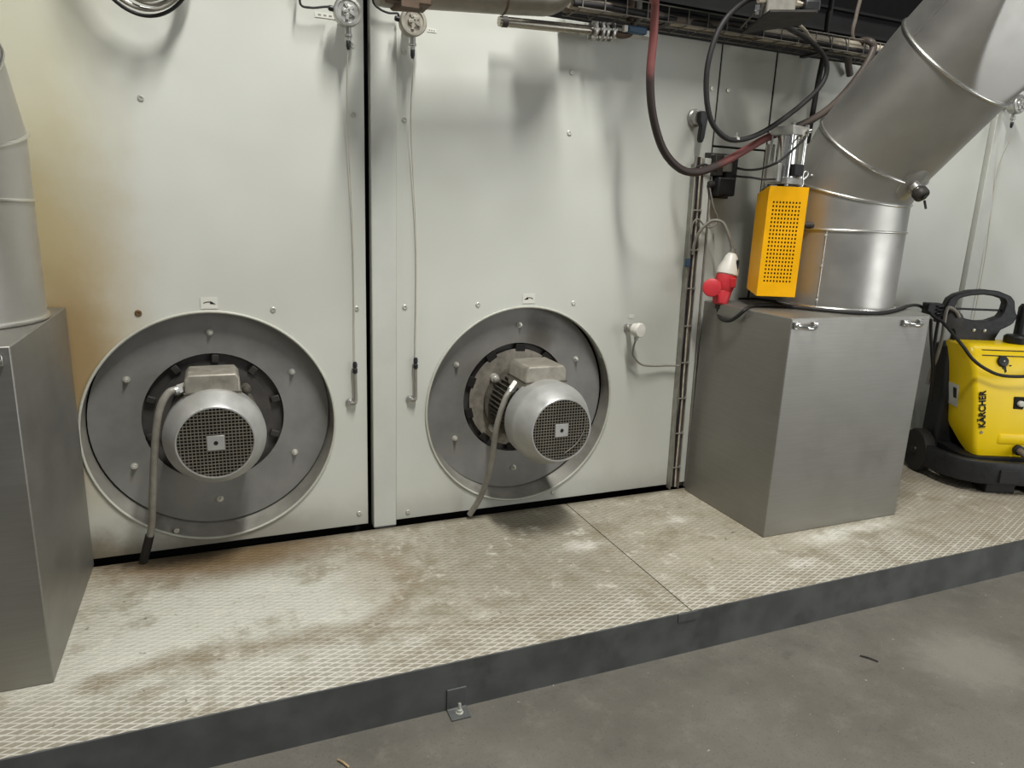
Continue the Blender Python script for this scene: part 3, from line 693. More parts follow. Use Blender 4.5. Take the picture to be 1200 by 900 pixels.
mb = MB(); mb.cyl(fa, fa + fd * .018, .011, 6); mb.cyl(fa + fd * .016, fa + fd * .038, .009, 14); mb.cyl(fa + fd * .034, fa + fd * .05, .0105, 6); mb.build('air_fitting', 'chrome', ac, local=True, smooth=20)
mb = MB(); q = cm @ Vector((.06, -.03, .72)); mb.lathe([(.014, 0), (.014, .018), (.009, .02), (.009, .03)], q, (1, -.3, .2), 12); mb.build('air_fitting', 'chrome', ac, local=True)
mb = MB(); mb.tube([(.155, .03, .515), (.168, .03, .53), (.17, .03, .545), (.158, .03, .55), (.15, .03, .535), (.155, .03, .50), (.15, .03, .482)], .0035, 8); mb.build('locking_eye', 'bead', ac, local=True)
AM = Matrix.Translation((1.700, -.350, 1.222)) @ Matrix.Rotation(ROT, 4, 'Z')
fw = AM @ (fa + fd * .048)
t = thing('air_hose', 'thin dark air hose arching from the top fitting of the steel cylinder to the valve', 'hose', tuple(fw), group='thin air hoses of the actuator')
mb = MB(); mb.tube([fw, AM @ (fa + fd * .075), (1.652, -0.460, 1.809), (1.619, -0.440, 1.784), (1.623, -0.360, 1.770), (1.656, -0.240, 1.773), (1.710, -0.110, 1.788)], .0052, 10); mb.build('hose_run', 'rubber', t, smooth=60)
t = thing('air_hose', 'thin dark air hose running level from the foot of the steel cylinder to the valve', 'hose', (1.634, -0.300, 1.737), group='thin air hoses of the actuator')
mb = MB(); mb.tube([AM @ Vector((.03, .02, .512)), (1.609, -0.400, 1.726), (1.634, -0.300, 1.737), (1.677, -0.180, 1.746), (1.703, -0.100, 1.754)], .0048, 10); mb.build('hose_run', 'rubber', t, smooth=60)
# solenoid valve on the wall
t = thing('solenoid_valve', 'small black solenoid valve block on the panel, left of the actuator cylinder', 'valve', (1.72, 0, 1.72))
a_, b_ = Vector((1.622, -0.050, 1.847)), Vector((1.740, -0.050, 1.854)); zt_, zb_ = a_.z, (1.706, -0.050, 1.661)[2]
mb = MB(); mb.box((a_.x - .02, -.018, zb_ - .01), (b_.x + .01, .004, zt_ + .01)); mb.build('back_plate', 'dgrey', t, bevel=.003)
mb = MB(); mb.box((a_.x, -.06, zb_ + .09), (a_.x + .05, -.018, zt_)); mb.build('valve_body', 'dgrey', t, bevel=.004)
mb = MB(); mb.box((a_.x + .055, -.08, zb_ + .07), (b_.x - .002, -.018, zt_ - .01)); mb.build('coil', 'black', t, bevel=.005)
mb = MB(); mb.box((a_.x + .045, -.09, zb_ + .11), (a_.x + .075, -.055, zb_ + .15)); mb.box((a_.x + .045, -.09, zb_ + .165), (a_.x + .075, -.055, zb_ + .185)); mb.build('connector', 'conduit', t, bevel=.003)
mb = MB(); mb.box((a_.x + .012, -.085, zb_), (b_.x - .006, -.018, zb_ + .085)); mb.build('lower_coil', 'black', t, bevel=.008)
mb = MB(); mb.lathe([(.018, 0), (.018, .03), (.013, .034)], (a_.x + .02, -.04, zb_ + .05), (-1, 0, 0), 14); mb.build('gland', 'dgrey', t)
t = thing('valve_wire', 'thin grey wire drooping from the solenoid valve into the vertical cable channel', 'cable', (1.655, -0.040, 1.580))
mb = MB(); mb.tube([(a_.x - .01, -.045, zb_ + .04), (1.643, -0.050, 1.611), (1.674, -0.050, 1.561), (1.664, -0.050, 1.524), (1.615, -0.050, 1.515), (1.561, -0.050, 1.549), (1.538, -0.045, 1.528), (1.538, -0.040, 1.477)], .004, 8); mb.build('sheath', 'conduit', t)

# red and white power connector
t = thing('power_plug', 'red and white industrial plug hanging open beside the yellow guard', 'plug', (1.680, -0.150, 1.265))
a_, b_ = Vector((1.702, -0.150, 1.398)), Vector((1.651, -0.160, 1.156)); ax = (b_ - a_).normalized(); Lp = (b_ - a_).length
def onax(prof, mat, name, par=t, seg=28): 
    mb = MB(); mb.lathe([(r_, u * Lp) for r_, u in prof], a_, ax, seg); return mb.build(name, mat, par, smooth=30)
onax([(.012, -.09), (.012, -.02), (.017, -.02), (.017, .02)], 'conduit', 'cord_grip', seg=8)
onax([(.018, .0), (.030, .06), (.034, .14), (.050, .30), (.052, .40), (.047, .42)], 'white', 'plug_body')
onax([(.046, .40), (.048, .43), (.046, .68), (.040, .74)], 'red', 'red_shell')
onax([(.040, .72), (.042, .74), (.036, .97), (.028, 1.0)], 'red', 'coupler_body')
onax([(.020, .98), (.018, 1.07), (.010, 1.09)], 'dgrey', 'strain_relief', seg=10)
fc = Vector((1.572, -0.190, 1.241)); fn = Vector((-.55, -.8, .12)).normalized()
mb = MB(); mb.lathe([(.030, -.045), (.032, -.012), (.041, -.010), (.043, .0), (.041, .010), (.030, .014), (0, .015)], fc, fn, 32); fl = mb.build('flap_cover', 'red', t)
mb = MB(); mb.tube([fc + fn * .012 + Vector((.02, 0, .035)), fc + fn * .018 + Vector((.027, 0, 0)), fc + fn * .012 + Vector((.02, 0, -.03))], .005, 8); mb.build('flap_rib', 'white', fl)
mb = MB(); hg = a_ + ax * Lp * .5; mb.box(hg + Vector((-.012, -.055, -.035)), hg + Vector((.02, -.04, .01))); mb.build('hinge', 'red', t, bevel=.004)
mb = MB(); sl = a_ + ax * Lp * .22 + Vector((.012, -.036, 0)); mb.box(sl + Vector((-.003, -.012, -.03)), sl + Vector((.003, .0, .025))); mb.build('slot', 'gap', t)
t = thing('supply_cord', 'grey cord arching from the cable channel down to the white end of the plug', 'cable', (1.648, -0.080, 1.541))
mb = MB(); mb.tube([(1.559, -0.040, 1.384), (1.555, -0.050, 1.441), (1.567, -0.070, 1.498), (1.610, -0.090, 1.544), (1.652, -0.120, 1.538), (1.674, -0.145, 1.484), a_ - ax * Lp * .06], .0075, 12); mb.build('sheath', 'conduit', t, smooth=60)
pend = a_ + ax * Lp * 1.07
cord = [pend, pend + Vector((.0, -.01, -.035)), (1.605, -0.259, 1.098), (1.605, -0.306, 1.104), (1.610, -0.348, 1.131), (1.630, -0.370, 1.164), (1.728, -0.312, 1.172), (1.826, -0.321, 1.172), (1.892, -0.387, 1.172), (1.950, -0.484, 1.172), (2.045, -0.587, 1.172), (2.172, -0.613, 1.172), (2.368, -0.540, 1.172), (2.622, -0.400, 1.169), (3.000, -0.166, 1.135), (3.043, -0.195, 1.110), (3.051, -0.231, 1.082)]
pc = thing('power_cable', 'black power cable lying across the box top from the red plug to the pressure washer', 'cable', (1.980, -0.553, 1.170))
mb = MB(); mb.tube(cord + [(3.075, -0.274, 1.055), (3.045, -0.370, 1.002), (3.008, -0.452, 0.963), (3.069, -0.484, 0.890), (3.154, -0.514, 0.838), (3.228, -0.546, 0.813), (3.332, -0.590, 0.813), (3.441, -0.626, 0.834), (3.556, -0.664, 0.879), (3.717, -0.657, 0.930), (3.888, -0.599, 0.960), (3.953, -0.540, 0.971)], .0085, 12); mb.build('sheath', 'rubber', pc, smooth=60)
t = thing('cable_tail', 'second thin black cable trailing on the box top at the foot of the thick duct', 'cable', (1.998, -0.162, 1.169))
mb = MB(); mb.tube([(1.864, -0.043, 1.168), (1.961, -0.051, 1.168), (1.991, -0.122, 1.168), (1.974, -0.234, 1.168), (1.975, -0.312, 1.168), (1.999, -0.374, 1.168)], .0055, 10); mb.build('sheath', 'rubber', t, smooth=60)

# ------------------------------------------------------------ vertical cable channel left of the box
t = thing('cable_channel', 'vertical slotted metal cable channel packed with cables, left of the right metal box', 'cable channel', (1.6, 0, P0))
XB, XT, ZB, ZT = 1.562, 1.527, .172, 1.80
def lean(mb): 
    for i, p in enumerate(mb.v): mb.v[i] = Vector((p.x + (XT - XB) * (p.z - ZB) / (ZT - ZB), p.y, p.z))
    return mb
mb = MB(); mb.box((XB, -.006, ZB), (XB + .098, -.001, ZT)); mb.box((XB, -.036, ZB), (XB + .004, -.006, ZT)); mb.box((XB + .052, -.036, ZB), (XB + .056, -.006, ZT)); lean(mb).build('channel', 'channel', t, bevel=.001, seg=1)
mb = MB(); mb.box((XB + .060, -.030, ZB + .03), (XB + .094, -.006, ZT + .03)); lean(mb); cov = mb.build('cover_strip', 'post', t, bevel=.003)
mb = MB(); mb.box((XB + .0965, -.040, ZB), (XB + .101, -.006, ZT + .05)); lean(mb).build('edge_strip', 'conduit', t, bevel=.001, seg=1)
for k, (dx, yy, rr, mt) in enumerate(((.012, -.022, .0065, 'conduit'), (.026, -.018, .006, 'conduit'), (.039, -.024, .0075, 'cable_brown'), (.020, -.032, .0045, 'rubber'), (.032, -.034, .0042, 'cable_pale'))):
    pts = []
    for j in range(15):
        z = ZB + .012 + (ZT - ZB + .02) * j / 14; x = XB + dx + (XT - XB) * (z - ZB) / (ZT - ZB) + random.uniform(-.003, .003); pts.append((x, yy + random.uniform(-.003, .002), z))
    mb = MB(); mb.tube(pts, rr, 8, 4); mb.build('cable', mt, t, smooth=60)
for j in range(9):
    z = ZB + .12 + j * .185; x = XB + (XT - XB) * (z - ZB) / (ZT - ZB)
    mb = MB(); mb.box((x + .006, -.0425, z), (x + .048, -.040, z + .006)); mb.box((x + .045, -.043, z - .004), (x + .053, -.034, z + .010)); mb.build('cable_tie', 'conduit', t, bevel=.001, seg=1)
mb = MB(); q = (1.530, -0.045, 1.344); mb.box((q[0] - .012, -.052, q[2] - .02), (q[0] + .012, -.036, q[2] + .02)); mb.build('blue_clip', 'blue', t, bevel=.003)
mb = MB(); mb.tube([(1.522, -0.030, 1.750), (1.523, -0.050, 1.780), (1.557, -0.060, 1.797), (1.597, -0.060, 1.788), (1.633, -0.060, 1.774)], .0055, 10); mb.build('cable_bow', 'rubber', t, smooth=60)
# ------------------------------------------------------------ horizontal basket tray with cables along the panel top
t = thing('cable_basket', 'long wire cable basket full of dusty cables along the top of the panels', 'cable tray', (1.6, -.1, 2.33))
x0, x1 = .80, 2.62; yb, yf_ = -.035, -.175; zb, zt = 2.338, 2.398
for (y, z) in ((yb, zb), ((yb + yf_) / 2, zb), (yf_, zb), (yf_, zt), (yb, zt)):
    mb = MB(); mb.cyl((x0, y, z), (x1, y, z), .003, 8); mb.build('long_wire', 'tray_wire', t)
n = int((x1 - x0) / .1)
for k in range(n + 1):
    x = x0 + .02 + k * .1; mb = MB(); mb.tube([(x, yb, zt), (x, yb, zb), (x, yf_, zb), (x, yf_, zt)], .0028, 6, 1, False, True); mb.build('cross_wire', 'tray_wire', t, smooth=0)
for (y, z, r_, mt, a, b) in ((-.065, 2.366, .022, 'cable_brown', .79, 2.62), (-.11, 2.362, .018, 'cable_pale', .79, 1.75), (-.15, 2.360, .016, 'cable_brown', .79, 1.7), (-.09, 2.392, .014, 'rubber', .79, 2.3), (-.155, 2.356, .012, 'rubber', .79, 2.5)):
    pts = [(a + (b - a) * j / 12, y + random.uniform(-.006, .006), z + random.uniform(-.003, .006)) for j in range(13)]
    mb = MB(); mb.tube(pts, r_, 10, 4); mb.build('cable', mt, t, smooth=60)
pts = [(1.72, -.12, 2.368), (1.9, -.125, 2.37), (2.1, -.13, 2.372), (2.35, -.13, 2.372), (2.62, -.13, 2.372)]
mb = MB(); mb.tube(pts, .030, 16, 6); wp = mb.build('wrapped_cable', 'cable_pale', t, smooth=60)
for x in (1.98, 2.12, 2.22, 2.34): mb = MB(); mb.lathe([(.0315, 0), (.0315, .006)], (x, -.13, 2.372), (1, 0, .02), 18); mb.build('wrap_band', 'dgrey', wp)
for x in (1.2, 2.1):
    mb = MB(); mb.box((x, .02, 2.33), (x + .03, .05, 2.337)); mb.box((x, -.18, 2.327), (x + .03, .05, 2.3345)); mb.build('tray_arm', 'dgrey', t)

# ------------------------------------------------------------ pipework at the top
t = thing('large_pipe', 'thick grey pipe along the top edge, turning upward left of the blue valve', 'pipe', (.45, -.23, 2.34))
mb = MB(); r_ = .062; zc = 2.312; yy = -.30
mb.tube([(-.02, yy, zc - .046), (.20, yy, zc - .030), (.44, yy, zc - .012), (.57, yy, zc)], r_, 28, 2, False, True)
path = [(.57, yy, zc)] + [(.575 + .10 * math.sin(a), yy, zc + .10 - .10 * math.cos(a)) for a in [PI / 2 * k / 8 for k in range(9)]] + [(.675, yy, 2.47)]
mb.tube(path, r_, 28, 1, False, True); mb.build('pipe_run', 'pipe', t, smooth=50)
mb = MB(); mb.lathe([(.062, 0), (.095, .0), (.095, .018), (0, .019)], (.675, yy, 2.465), (0, 0, 1), 32); mb.build('blind_flange', 'pipe', t)
mb = MB(); mb.lathe([(.0635, 0), (.0645, .004), (.0635, .008)], (.43, yy, zc - .013), (1, 0, .07), 32); mb.build('weld_seam', 'brown', t)
t = thing('pipe_clamp', 'rusty brown pipe clamp block above the dull sensor head', 'clamp', (.15, -.13, 2.32))
mb = MB(); mb.box((.0, -.37, 2.211), (.152, -.26, 2.240)); mb.build('base_block', 'brown', t, bevel=.005)
mb = MB(); mb.lathe([(.075, 0), (.075, .10)], (.03, yy, zc - .040), (1, 0, .07), 32); mb.build('clamp_band', 'brown', t, bevel=.004)
mb = MB(); mb.box((.04, -.40, 2.19), (.10, -.37, 5.6)); mb.build('hanger', 'brown', t)
t = thing('small_pipe', 'thin shiny pipe ending in bolted unions beside the blue valve', 'pipe', (.7, -.1, 2.28))
a_, b_ = Vector((0.506, -0.110, 2.262)), Vector((0.910, -0.110, 2.279))
mb = MB(); mb.tube([a_ - (b_ - a_).normalized() * .012, b_], .0185, 18, 1, False, True); mb.build('pipe_run', 'spipe', t, smooth=60)
ax = (b_ - a_).normalized()
mb = MB(); mb.lathe([(.0205, 0), (.0205, .022)], a_ + ax * .0, ax, 20); mb.build('end_collar', 'dgrey', t)
for k, u in enumerate((.0, .032, .052, .082)):
    c = b_ + ax * (u - .01); mb = MB(); mb.lathe([(.022, 0), (.037, .002), (.037, .012), (.022, .014)], c, ax, 24)
    for j in range(6):
        a = j * PI / 3 + k; mb.lathe([(.006, -.006), (.006, .02)], c + Vector((0, math.cos(a), math.sin(a))) * .031, ax, 6)
    mb.build('union_flange', 'alu', t)
mb = MB(); mb.cyl(b_ - ax * .01, b_ + ax * .10, .021, 20); mb.build('union_core', 'brown', t)
c0 = b_ + ax * .10
mb = MB(); mb.tube([c0 - ax * .005, c0 + ax * .03 + Vector((0, 0, -.006)), c0 + ax * .07 + Vector((0, 0, .004)), c0 + ax * .085 + Vector((0, 0, .04))], .014, 14); mb.build('bend', 'brown', t, smooth=60)
t = thing('ball_valve', 'ball valve with a blue lever under a short upright pipe', 'valve', (1.107, -0.130, 2.309))
a_, b_ = Vector((1.048, -0.140, 2.297)), Vector((1.137, -0.140, 2.314))
mb = MB(); mb.box((a_.x, -.155, a_.z - .014), (b_.x, -.125, a_.z + .014)); mb.build('lever', 'blue', t, bevel=.006, seg=3)
mb = MB(); mb.box((a_.x - .02, -.15, a_.z - .012), (a_.x - .0005, -.13, a_.z + .012)); mb.build('lever_tip', 'white', t, bevel=.003)
mb = MB(); mb.cyl((a_.x + .02, -.10, a_.z), (b_.x + .035, -.10, a_.z), .022, 6); mb.cyl((a_.x + .05, -.126, a_.z), (a_.x + .05, -.10, a_.z), .010, 10); mb.build('valve_body', 'alu', t, smooth=20)
q = Vector((1.088, -0.110, 2.334)); 
for dx, m_ in ((-.010, 'brown'), (.024, 'conduit')):
    mb = MB(); mb.cyl((q.x + dx, -.11, q.z), (q.x + dx + .006, -.11, 5.6), .015, 16); mb.build('upright_pipe', m_, t)

# manifold block hanging under a dark bracket
t = thing('valve_manifold', 'grey valve manifold on a dark bracket plate, at the top edge above the actuator', 'manifold', (1.590, -0.420, 2.353))
p00, p10 = Vector((1.496, -0.320, 2.304)), Vector((1.753, -0.420, 2.374))
zz = 2.36
pA, pB, pC, pD = (1.548, -0.235, 2.320), (1.417, -0.554, 2.320), (1.564, -0.643, 2.320), (1.653, -0.466, 2.320)
mb = MB(); mb.v += [Vector(p) for p in (pA, pB, pC, pD)] + [Vector(p) + Vector((0, 0, .008)) for p in (pA, pB, pC, pD)]
mb.f += [(0, 1, 2, 3), (7, 6, 5, 4), (0, 4, 5, 1), (1, 5, 6, 2), (2, 6, 7, 3), (3, 7, 4, 0)]; mb.build('bracket_plate', 'dgrey', t, smooth=0)
c = Vector((1.571, -0.420, 2.388)); mm = Matrix.Translation(c) @ Matrix.Rotation(ROT, 4, 'Z')
mb = MB(); mb.box((-.055, -.03, -.045), (.06, .05, .12), mm); mb.build('manifold_body', 'conduit', t, bevel=.005)
for (x, y, z, d, m_) in ((.062, -.01, .012, (1, 0, .0), 'cable_pale'), (-.058, -.01, .02, (-1, 0, -.2), 'cable_pale'), (-.085, -.01, .0, (0, 0, -1), 'chrome')):
    mb = MB(); mb.lathe([(.013, 0), (.013, .02), (.010, .022), (.010, .036)], mm @ Vector((x, y, z)), d, 8); mb.build('fitting', m_, t, smooth=20)
mb = MB(); mb.box((.095, -.03, -.02), (.16, .03, .026), mm); mb.build('cable_plug', 'black', t, bevel=.010, seg=3)
mb = MB(); mb.cyl(c + Vector((0, .02, .10)), (c.x, c.y + .02, 2.62), .012); mb.build('hanger_rod', 'dgrey', t)
t = thing('hanger_wire', 'thin stay rod slanting down from the manifold to the cable basket', 'rod', (1.620, -0.200, 2.403))
mb = MB(); mb.cyl((1.589, -0.300, 2.427), (1.588, -0.180, 2.359), .0035, 8); mb.build('rod', 'conduit', t)

# ------------------------------------------------------------ hoses and straps in front of the panels
t = thing('red_hose', 'red and black hose hanging in a deep loop in front of the panels', 'hose', (1.358, -0.300, 1.750))
mb = MB(); mb.tube([(1.10, -.75, 5.6), (1.09, -.72, 3.6), (1.07, -.56, 2.75), (0.975, -0.440, 2.394), (1.026, -0.370, 2.335), (1.050, -0.340, 2.239), (1.049, -0.340, 2.085), (1.076, -0.340, 1.945), (1.144, -0.330, 1.821), (1.238, -0.320, 1.753), (1.334, -0.310, 1.742), (1.444, -0.300, 1.776), (1.588, -0.280, 1.843), (1.737, -0.260, 1.916), (1.919, -0.240, 1.978), (2.070, -0.230, 2.051), (2.193, -0.220, 2.149), (2.299, -0.210, 2.269), (2.346, -0.205, 2.357), (2.333, -0.195, 2.390), (2.327, -0.140, 2.400), (2.322, -0.100, 2.372), (2.363, -0.050, 2.331), (2.407, -0.030, 2.276)], .0165, 14); mb.build('hose_run', 'hose', t, world=True, smooth=60)
t = thing('black_hose', 'black hose forming a wide loop between the manifold and the actuator', 'hose', (1.380, -0.300, 2.092))
mb = MB(); mb.tube([(1.550, -0.340, 2.447), (1.468, -0.340, 2.411), (1.388, -0.340, 2.343), (1.340, -0.340, 2.259), (1.316, -0.340, 2.145), (1.327, -0.340, 2.032), (1.364, -0.340, 1.943), (1.432, -0.340, 1.891), (1.508, -0.330, 1.883), (1.614, -0.320, 1.909), (1.740, -0.300, 1.970), (1.899, -0.270, 2.068), (2.013, -0.250, 2.160), (2.035, -0.250, 2.235), (1.993, -0.250, 2.294), (1.885, -0.260, 2.339), (1.729, -0.320, 2.349), (1.537, -0.440, 2.351)], .0112, 12); hs = mb.build('hose_run', 'rubber', t, smooth=60)
mb = MB(); q = Vector((1.508, -0.330, 1.887)); mb.lathe([(.0115, -.008), (.0115, .008)], q, (1, .1, -.1), 14); mb.cyl(q + Vector((0, 0, -.02)), q + Vector((0, 0, .026)), .003, 8); mb.build('hose_clip', 'alu', hs)
t = thing('black_strap', 'black cable hanging straight down from the dark top beside the bent duct', 'cable', (2.142, -0.100, 2.231))
mb = MB(); mb.tube([(2.20, -.09, 5.6), (2.17, -.09, 2.75), (2.158, -0.090, 2.514), (2.164, -0.090, 2.367), (2.150, -0.090, 2.215), (2.139, -0.090, 2.040), (2.132, -0.090, 1.929)], .0125, 10); mb.build('cable_run', 'rubber', t, smooth=60)
t = thing('white_hose', 'short pale hose arching from the manifold bracket into the cable basket', 'hose', (1.813, -0.280, 2.361))
mb = MB(); mb.tube([(1.708, -0.340, 2.365), (1.752, -0.320, 2.378), (1.864, -0.260, 2.374), (1.965, -0.200, 2.363), (2.051, -0.150, 2.362)], .007, 10); mb.build('hose_run', 'cable_pale', t, smooth=60)
t = thing('grey_hose', 'grey hose hanging from the dark space above the basket, left of the bent duct', 'hose', (2.329, -0.100, 2.498))
mb = MB(); mb.tube([(2.55, -.12, 5.6), (2.325, -0.120, 2.873), (2.323, -0.120, 2.730), (2.313, -0.120, 2.602), (2.299, -0.120, 2.508), (2.302, -0.120, 2.415), (2.44, -.125, 2.392)], .009, 10); mb.build('hose_run', 'cable_brown', t, smooth=60)
t = thing('cable_coil', 'hanging coil of grey cable at the top left of the stained panel', 'cable coil', (-.72, -.12, 2.3))
cx_, cz_ = -.735, 2.40; 
for k, (rx, rz, dy, m_, oz) in enumerate(((.165, .255, -.10, 'chrome', 0), (.172, .262, -.115, 'conduit', .002), (.18, .272, -.085, 'rubber', .0), (.145, .23, -.125, 'conduit', -.015), (.16, .25, -.135, 'conduit', .01))):
    mb = MB(); mb.tube([(cx_ + (.02 if k == 3 else 0) + rx * math.sin(a), dy + .012 * math.sin(a * 2 + k), cz_ + oz - rz * math.cos(a)) for a in [2 * PI * j / 40 for j in range(40)]], .0062, 8, 2, True); mb.build('loop', m_, t, smooth=60)
mb = MB(); mb.cyl((cx_, .0, 2.655), (cx_, -.16, 2.66), .008); mb.build('hook', 'dgrey', t)
mb = MB(); mb.box((cx_ - .05, -.004, 2.33), (cx_ + .05, .03, 2.72)); mb.build('hook_plate', 'dgrey', t)
t = thing('overhead_shade_box', 'flat dark box added out of view above the cable basket to shade the panels', 'duct', (1.6, -.3, 2.62))  # added out of view, only to cast shade on the upper panels
mb = MB(); mb.box((.90, -.46, 2.62), (1.98, -.145, 2.92)); mb.build('shade_box_body', 'void_shade', t, bevel=.006)
for x in (.93, 1.46, 1.93):
    mb = MB(); mb.box((x, -.475, 2.605), (x + .03, -.132, 2.935)); mb.build('shade_box_flange', 'void_shade', t, bevel=.003)
for x in (1.2, 1.8):
    mb = MB(); mb.cyl((x, -.29, 2.92), (x, -.29, 5.6), .008, 10); mb.build('hanger_rod', 'conduit', t)

# ------------------------------------------------------------ pressure washer (local frame: x right, y back, z up)
WO = (3.197, -0.500, P0)
pw = thing('pressure_washer', 'yellow and black wheeled pressure washer cut off by the right edge of the picture', 'pressure washer', WO, ROT)
def L(mb, name, mat, par=pw, **k): return mb.build(name, mat, par, local=True, **k)
def rrect(aL, aR, bF, bB, z, rf=.045, rb=.02, n=6):
    out = []
    for (cx, cy, r, a0) in ((aL + rf, bF + rf, rf, PI), (aR - rf, bF + rf, rf, 1.5 * PI), (aR - rb, bB - rb, rb, 0), (aL + rb, bB - rb, rb, .5 * PI)):
        for k in range(n + 1):
            a = a0 + PI / 2 * k / n; out.append((cx + r * math.cos(a), cy + r * math.sin(a), z))
    return out
lv = [(.188, .02, .46, .012, .085, .03), (.192, .004, .475, .0, .095, .03), (.23, -.008, .485, -.006, .15, .022), (.30, -.020, .49, -.006, .24, .022), (.36, -.030, .495, -.004, .27, .022), (.50, -.048, .50, .008, .285, .022), (.65, -.066, .50, .034, .29, .022), (.74, -.085, .50, .062, .30, .035), (.772, -.088, .50, .078, .30, .035), (.786, -.078, .49, .095, .295, .03), (.790, -.055, .47, .12, .28, .03)]
mb = MB(); mb.rings([rrect(a, b, c, d, z, r) for z, a, b, c, d, r in lv]); hood = L(mb, 'hood', 'kyellow', smooth=38)
def front(z):
    for (z0, *_a), (z1, *_b) in zip(lv, lv[1:]):
        if z0 <= z <= z1: u = (z - z0) / (z1 - z0); return _a[2] + (_b[2] - _a[2]) * u
    return 0
for z in (.762, .735):
    mb = MB(); mb.tube([(-.02, front(z) - .0005, z), (.05, front(z) - .001, z), (.21, front(z) - .001, z), (.27, front(z) - .0005, z)], .0028, 8); L(mb, 'groove', 'dgrey', hood)
nrm = Vector((0, -.93, .36)).normalized()
mb = MB(); c = Vector((.087, front(.705) + .004, .705)); mb.lathe([(.030, 0), (.030, .012), (.026, .018), (.010, .02), (0, .02)], c, nrm, 28); L(mb, 'control_knob', 'kblack', hood)
mb = MB(); mb.box((-.003, -.003, .018), (.003, .003, .022), Matrix.Translation(c) @ nrm.to_track_quat('Z', 'Y').to_matrix().to_4x4()); L(mb, 'knob_pointer', 'white', hood)
def text(body, name, size, mtx, mat, par, off=.0, sx=1, align='LEFT'):
    cu = bpy.data.curves.new(name + '_curve', 'FONT'); cu.body = body; cu.size = size; cu.extrude = .0012; cu.space_character = 1.0; cu.align_x = align
    ob = bpy.data.objects.new('tmp_text', cu); C.objects.link(ob); bpy.context.view_layer.update()
    me = bpy.data.meshes.new_from_object(ob.evaluated_get(bpy.context.evaluated_depsgraph_get())); bpy.data.objects.remove(ob, do_unlink=True)
    bm = bmesh.new()          # heavy weight: the outline repeated with tiny shifts
    for dx, dy in ((0, 0), (off, 0), (-off, 0), (0, off), (0, -off)):
        m2 = me.copy(); m2.transform(Matrix.Translation((dx, dy, 0))); bm.from_mesh(m2); bpy.data.meshes.remove(m2)
    bm.to_mesh(me); bm.free()
    me.transform(Matrix.Diagonal((sx, 1, 1, 1))); me.transform(mtx); me.materials.clear(); me.materials.append(MT[mat])
    o = bpy.data.objects.new(name, me); C.objects.link(o); o.parent = par; FR[o.name] = FR[par.name]; return o
p0_, p1_ = Vector((.026, front(.352) - .005, .352)), Vector((.004, front(.556) - .005, .556))
X = (p1_ - p0_).normalized(); Zn = Vector((.05, -1, 0)); Zn = (Zn - X * Zn.dot(X)).normalized(); Y = Zn.cross(X)
tm = Matrix.Translation(p0_) @ Matrix((X, Y, Zn)).transposed().to_4x4()
text('KÄRCHER', 'brand_lettering', .0525, tm, 'ink', hood, .0014, .86)
sm = Matrix.Translation((.012, front(.325) - .002, .325)) @ Matrix.Rotation(PI / 2, 4, 'X')
mb = MB(); mb.prism([(-.011, 0), (-.004, .004), (0, .011), (.004, .004), (.011, 0), (.004, -.004), (0, -.011), (-.004, -.004)], .0, .002, sm); L(mb, 'star_mark', 'grey_ink', hood, smooth=0)
c2 = Vector((.080, front(.665) - .003, .655)); X2_ = Vector((1, 0, 0)); Y2_ = Vector((0, .25, .97)).normalized(); Z2_ = X2_.cross(Y2_)
lm = Matrix.Translation(c2) @ Matrix((X2_, Y2_, Z2_)).transposed().to_4x4()
mb = MB(); mb.prism([(.0, .045), (.022, .045), (.030, .0), (.020, -.008), (.014, .012), (.008, .012)], 0, .0015, lm); mb.prism([(.040, .036), (.058, .036), (.049, .028)], 0, .0015, lm); L(mb, 'worn_print', 'ink', hood, smooth=0)
mb = MB(); mb.box((.160, front(.49) - .004, .455), (.220, front(.49) + .02, .525)); rc = L(mb, 'recess', 'gap', hood, bevel=.006)
mb = MB(); mb.lathe([(.016, 0), (.016, .012), (.012, .016), (0, .017)], (.195, front(.49) - .004, .49), (0, -1, 0), 20); mb.box((.178, front(.49) - .012, .486), (.212, front(.49) - .004, .494)); L(mb, 'recess_dial', 'white', rc)
mb = MB(); mb.rings([rrect(.10, .44, -.009 - .004 * k, .06, z, .02) for k, z in ((0, .265), (1, .272), (1, .30), (0, .318))]); L(mb, 'lower_ledge', 'kyellow', hood)
mb = MB(); mb.lathe([(.028, 0), (.028, .02), (.022, .024)], (.225, -.008, .235), (-.1, -1, 0), 20); so = L(mb, 'hose_socket', 'kblack', hood)
mb = MB(); mb.tube([(.222, -.025, .235), (.222, -.055, .23), (.24, -.085, .215), (.29, -.12, .20), (.36, -.15, .19), (.46, -.17, .19)], .017, 14); L(mb, 'pressure_hose', 'cable_brown', so, smooth=60)
# sticker on the side
def sidex(z):
    for (z0, *_a), (z1, *_b) in zip(lv, lv[1:]):
        if z0 <= z <= z1: u = (z - z0) / (z1 - z0); return _a[0] + (_b[0] - _a[0]) * u
sa, sb = sidex(.42), sidex(.545)
mb = MB(); mb.add([(sa - .0022, .15, .42), (sa - .0022, .262, .42), (sb - .0022, .262, .545), (sb - .0022, .15, .545)], [(0, 1, 2, 3)]); st = L(mb, 'rating_label', 'sticker', hood, smooth=0, solid=.0006)
mb = MB(); mb.add([(sa - .0032, .165, .44), (sa - .0032, .195, .44), (sb - .0032, .195, .525), (sb - .0032, .165, .525)], [(0, 1, 2, 3)]); L(mb, 'label_print', 'dgrey', st, smooth=0, solid=.0006)
